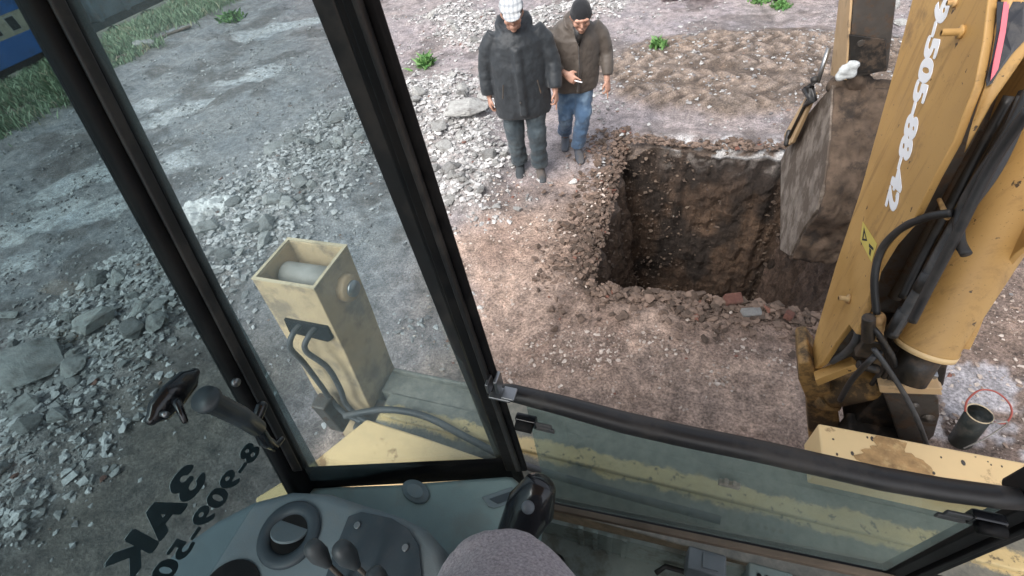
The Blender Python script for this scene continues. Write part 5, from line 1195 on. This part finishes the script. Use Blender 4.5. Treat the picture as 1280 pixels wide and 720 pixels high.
b = MB(); b.prism([(-.01, -.215, 1.325), (.075, -.215, 1.325), (.065, -.242, 1.24), (.035, -.246, 1.17), (.005, -.242, 1.24)], (0, .03, 0)); b.build('sweater', MT['rubber'], m2r, True)
b = MB(); b.ell(hp(0, .012, .035), (.085, .104, .092), 20, 14, tl_); b.tube([hp(.083*math.sin(t), .010-.100*math.cos(t), .020) for t in [2*math.pi*k/24 for k in range(25)]], .012, 8, cap=False)
KC = b.build('knit_cap', fabric('black_knit', (.010, .011, .014), .95, weave=120, bs=.8), m2r, True); organic(KC, .007, 2)
# cigarette held in his right hand
cg = empty('cigarette'); bpy.data.objects.remove(cg)
hw = Matrix.Translation((px_, py_, g0_)) @ Matrix.Rotation(R(16), 4, 'Z')
pc = hw @ V3((-.02, -.335, .925)); b = MB(); b.tube([pc, pc+(hw.to_3x3() @ V3((.065, -.03, -.012)))], .0055, 10); o = b.build('cigarette', MT['white_l'], None, True); tag(o, 'white cigarette between the fingers of the man in the brown grey jacket', 'cigarette')

# ---- the operator, only a knee in view
kn = V3((-.18, .07, 1.92)); hp0 = V3((.02, -.42, 1.66))
cD = dict(head=(.0, -.42, 2.40), nod=R(25), neck=(.0, -.42, 2.22), shoulder=2.1, hip=(0, -.45, 1.68), arms=[((-.2, -.42, 2.08), (-.3, -.28, 1.86), (-.36, -.06, 1.82), (0, 1, -.1), (.5, 0, .5), .4, None), ((.2, -.42, 2.08), (.3, -.28, 1.86), (.26, -.02, 1.84), (0, 1, -.2), (-.5, 0, .5), .4, None)], legs=[], tm=fabric('grey_trousers', (.36, .33, .36), .95, var=.45, vs=210, weave=420, bs=1.), sm=MT['rubber'])
dr = empty('person', (0, 0, 0)); tag(dr, 'seated operator in fuzzy grey trousers whose knee shows at the bottom edge', 'person')
b = MB()
b.ell((0, -.42, 2.42), (.076, .096, .115), 18, 12); b.tube([(0, -.44, 2.2), (0, -.42, 2.35)], [.06, .055], 12); b.tube([(0, -.45, 1.7), (0, -.46, 1.9), (0, -.45, 2.12), (0, -.44, 2.22)], [(.15, .11), (.15, .11), (.18, .10), (.06, .06)], 16, ref=(1, 0, 0), dome=True)
for a in cD['arms']: b.tube([a[0], a[1], a[2]], [.05, .042, .028], 12, dome=True); hand(b, a[2], a[3], a[4], a[5], None)
b.tube([(-.1, -.42, 1.68), kn, (-.21, .17, 1.2)], [.07, .055, .04], 12, dome=True); b.tube([(.1, -.42, 1.68), (.22, .08, 1.66), (.24, .12, 1.2)], [.07, .055, .04], 12, dome=True)
o = b.build('body', SK, dr, True); organic(o, .008, 2)
b = MB(); b.tube([(0, -.45, 1.64), (0, -.45, 1.8)], [(.18, .14), (.17, .13)], 18, ref=(1, 0, 0), dome=True)
b.tube([(.0, -.40, 1.68), (-.055, -.16, 1.85), kn, kn+V3((-.005, .03, -.03)), (-.21, .15, 1.55), (-.21, .17, 1.22)], [.16, .175, .168, .135, .095, .08], 22, dome=True)
b.tube([(.1, -.42, 1.68), (.22, .06, 1.64), (.22, .09, 1.60), (.24, .12, 1.22)], [.10, .09, .085, .07], 18, dome=True)
o = b.build('trousers', cD['tm'], dr, True); organic(o, .010, 4, [(.10, .022)])
b = MB(); b.tube([(0, -.46, 1.74), (0, -.46, 1.9), (0, -.45, 2.12), (0, -.44, 2.24)], [(.19, .14), (.19, .14), (.21, .13), (.08, .08)], 18, ref=(1, 0, 0), dome=True)
for a in cD['arms']: b.tube([a[0], a[1], V3(a[1]).lerp(V3(a[2]), .85)], [.07, .06, .045], 14, dome=True)
o = b.build('jacket', pk, dr, True); organic(o, .012, 3, [(.08, .02)])
for x, y in ((-.21, .17), (.24, .12)):
    b = MB(); b.tube([(x, y-.03, 1.12), (x, y+.08, 1.10), (x, y+.2, 1.09)], [(.045, .045), (.045, .04), (.03, .025)], 14, ref=(1, 0, 0), dome=True); b.build('shoe', MT['rubber'], dr, True)

# ------------------------------------------------------------------ sky and light (overcast)
w = bpy.data.worlds.new('World'); sc.world = w; w.use_nodes = True; t = w.node_tree; bg = t.nodes['Background']
sk = N(t, 'ShaderNodeTexSky'); sk.sky_type = 'NISHITA'; sk.sun_disc = False; sk.sun_elevation = R(50); sk.sun_rotation = R(200); sk.air_density = 1.; sk.dust_density = 4.
hs_ = N(t, 'ShaderNodeHueSaturation', Saturation=.35); t.links.new(sk.outputs[0], hs_.inputs['Color']); t.links.new(hs_.outputs[0], bg.inputs[0]); bg.inputs[1].default_value = .13
su = bpy.data.lights.new('sun', 'SUN'); su.energy = 1.1; su.angle = R(35); su.color = (1, .96, .92); so = bpy.data.objects.new('sun', su); col.objects.link(so)
az = R(200); el = R(50); dvec = V3((math.sin(az)*math.cos(el), math.cos(az)*math.cos(el), math.sin(el))); so.rotation_euler = dvec.to_track_quat('Z', 'Y').to_euler(); so.location = dvec*30
sc.view_settings.view_transform = 'Standard'; sc.view_settings.look = 'None'; sc.view_settings.exposure = 1.2; sc.view_settings.gamma = 1
sc.cycles.max_bounces = 8; sc.cycles.transparent_max_bounces = 16
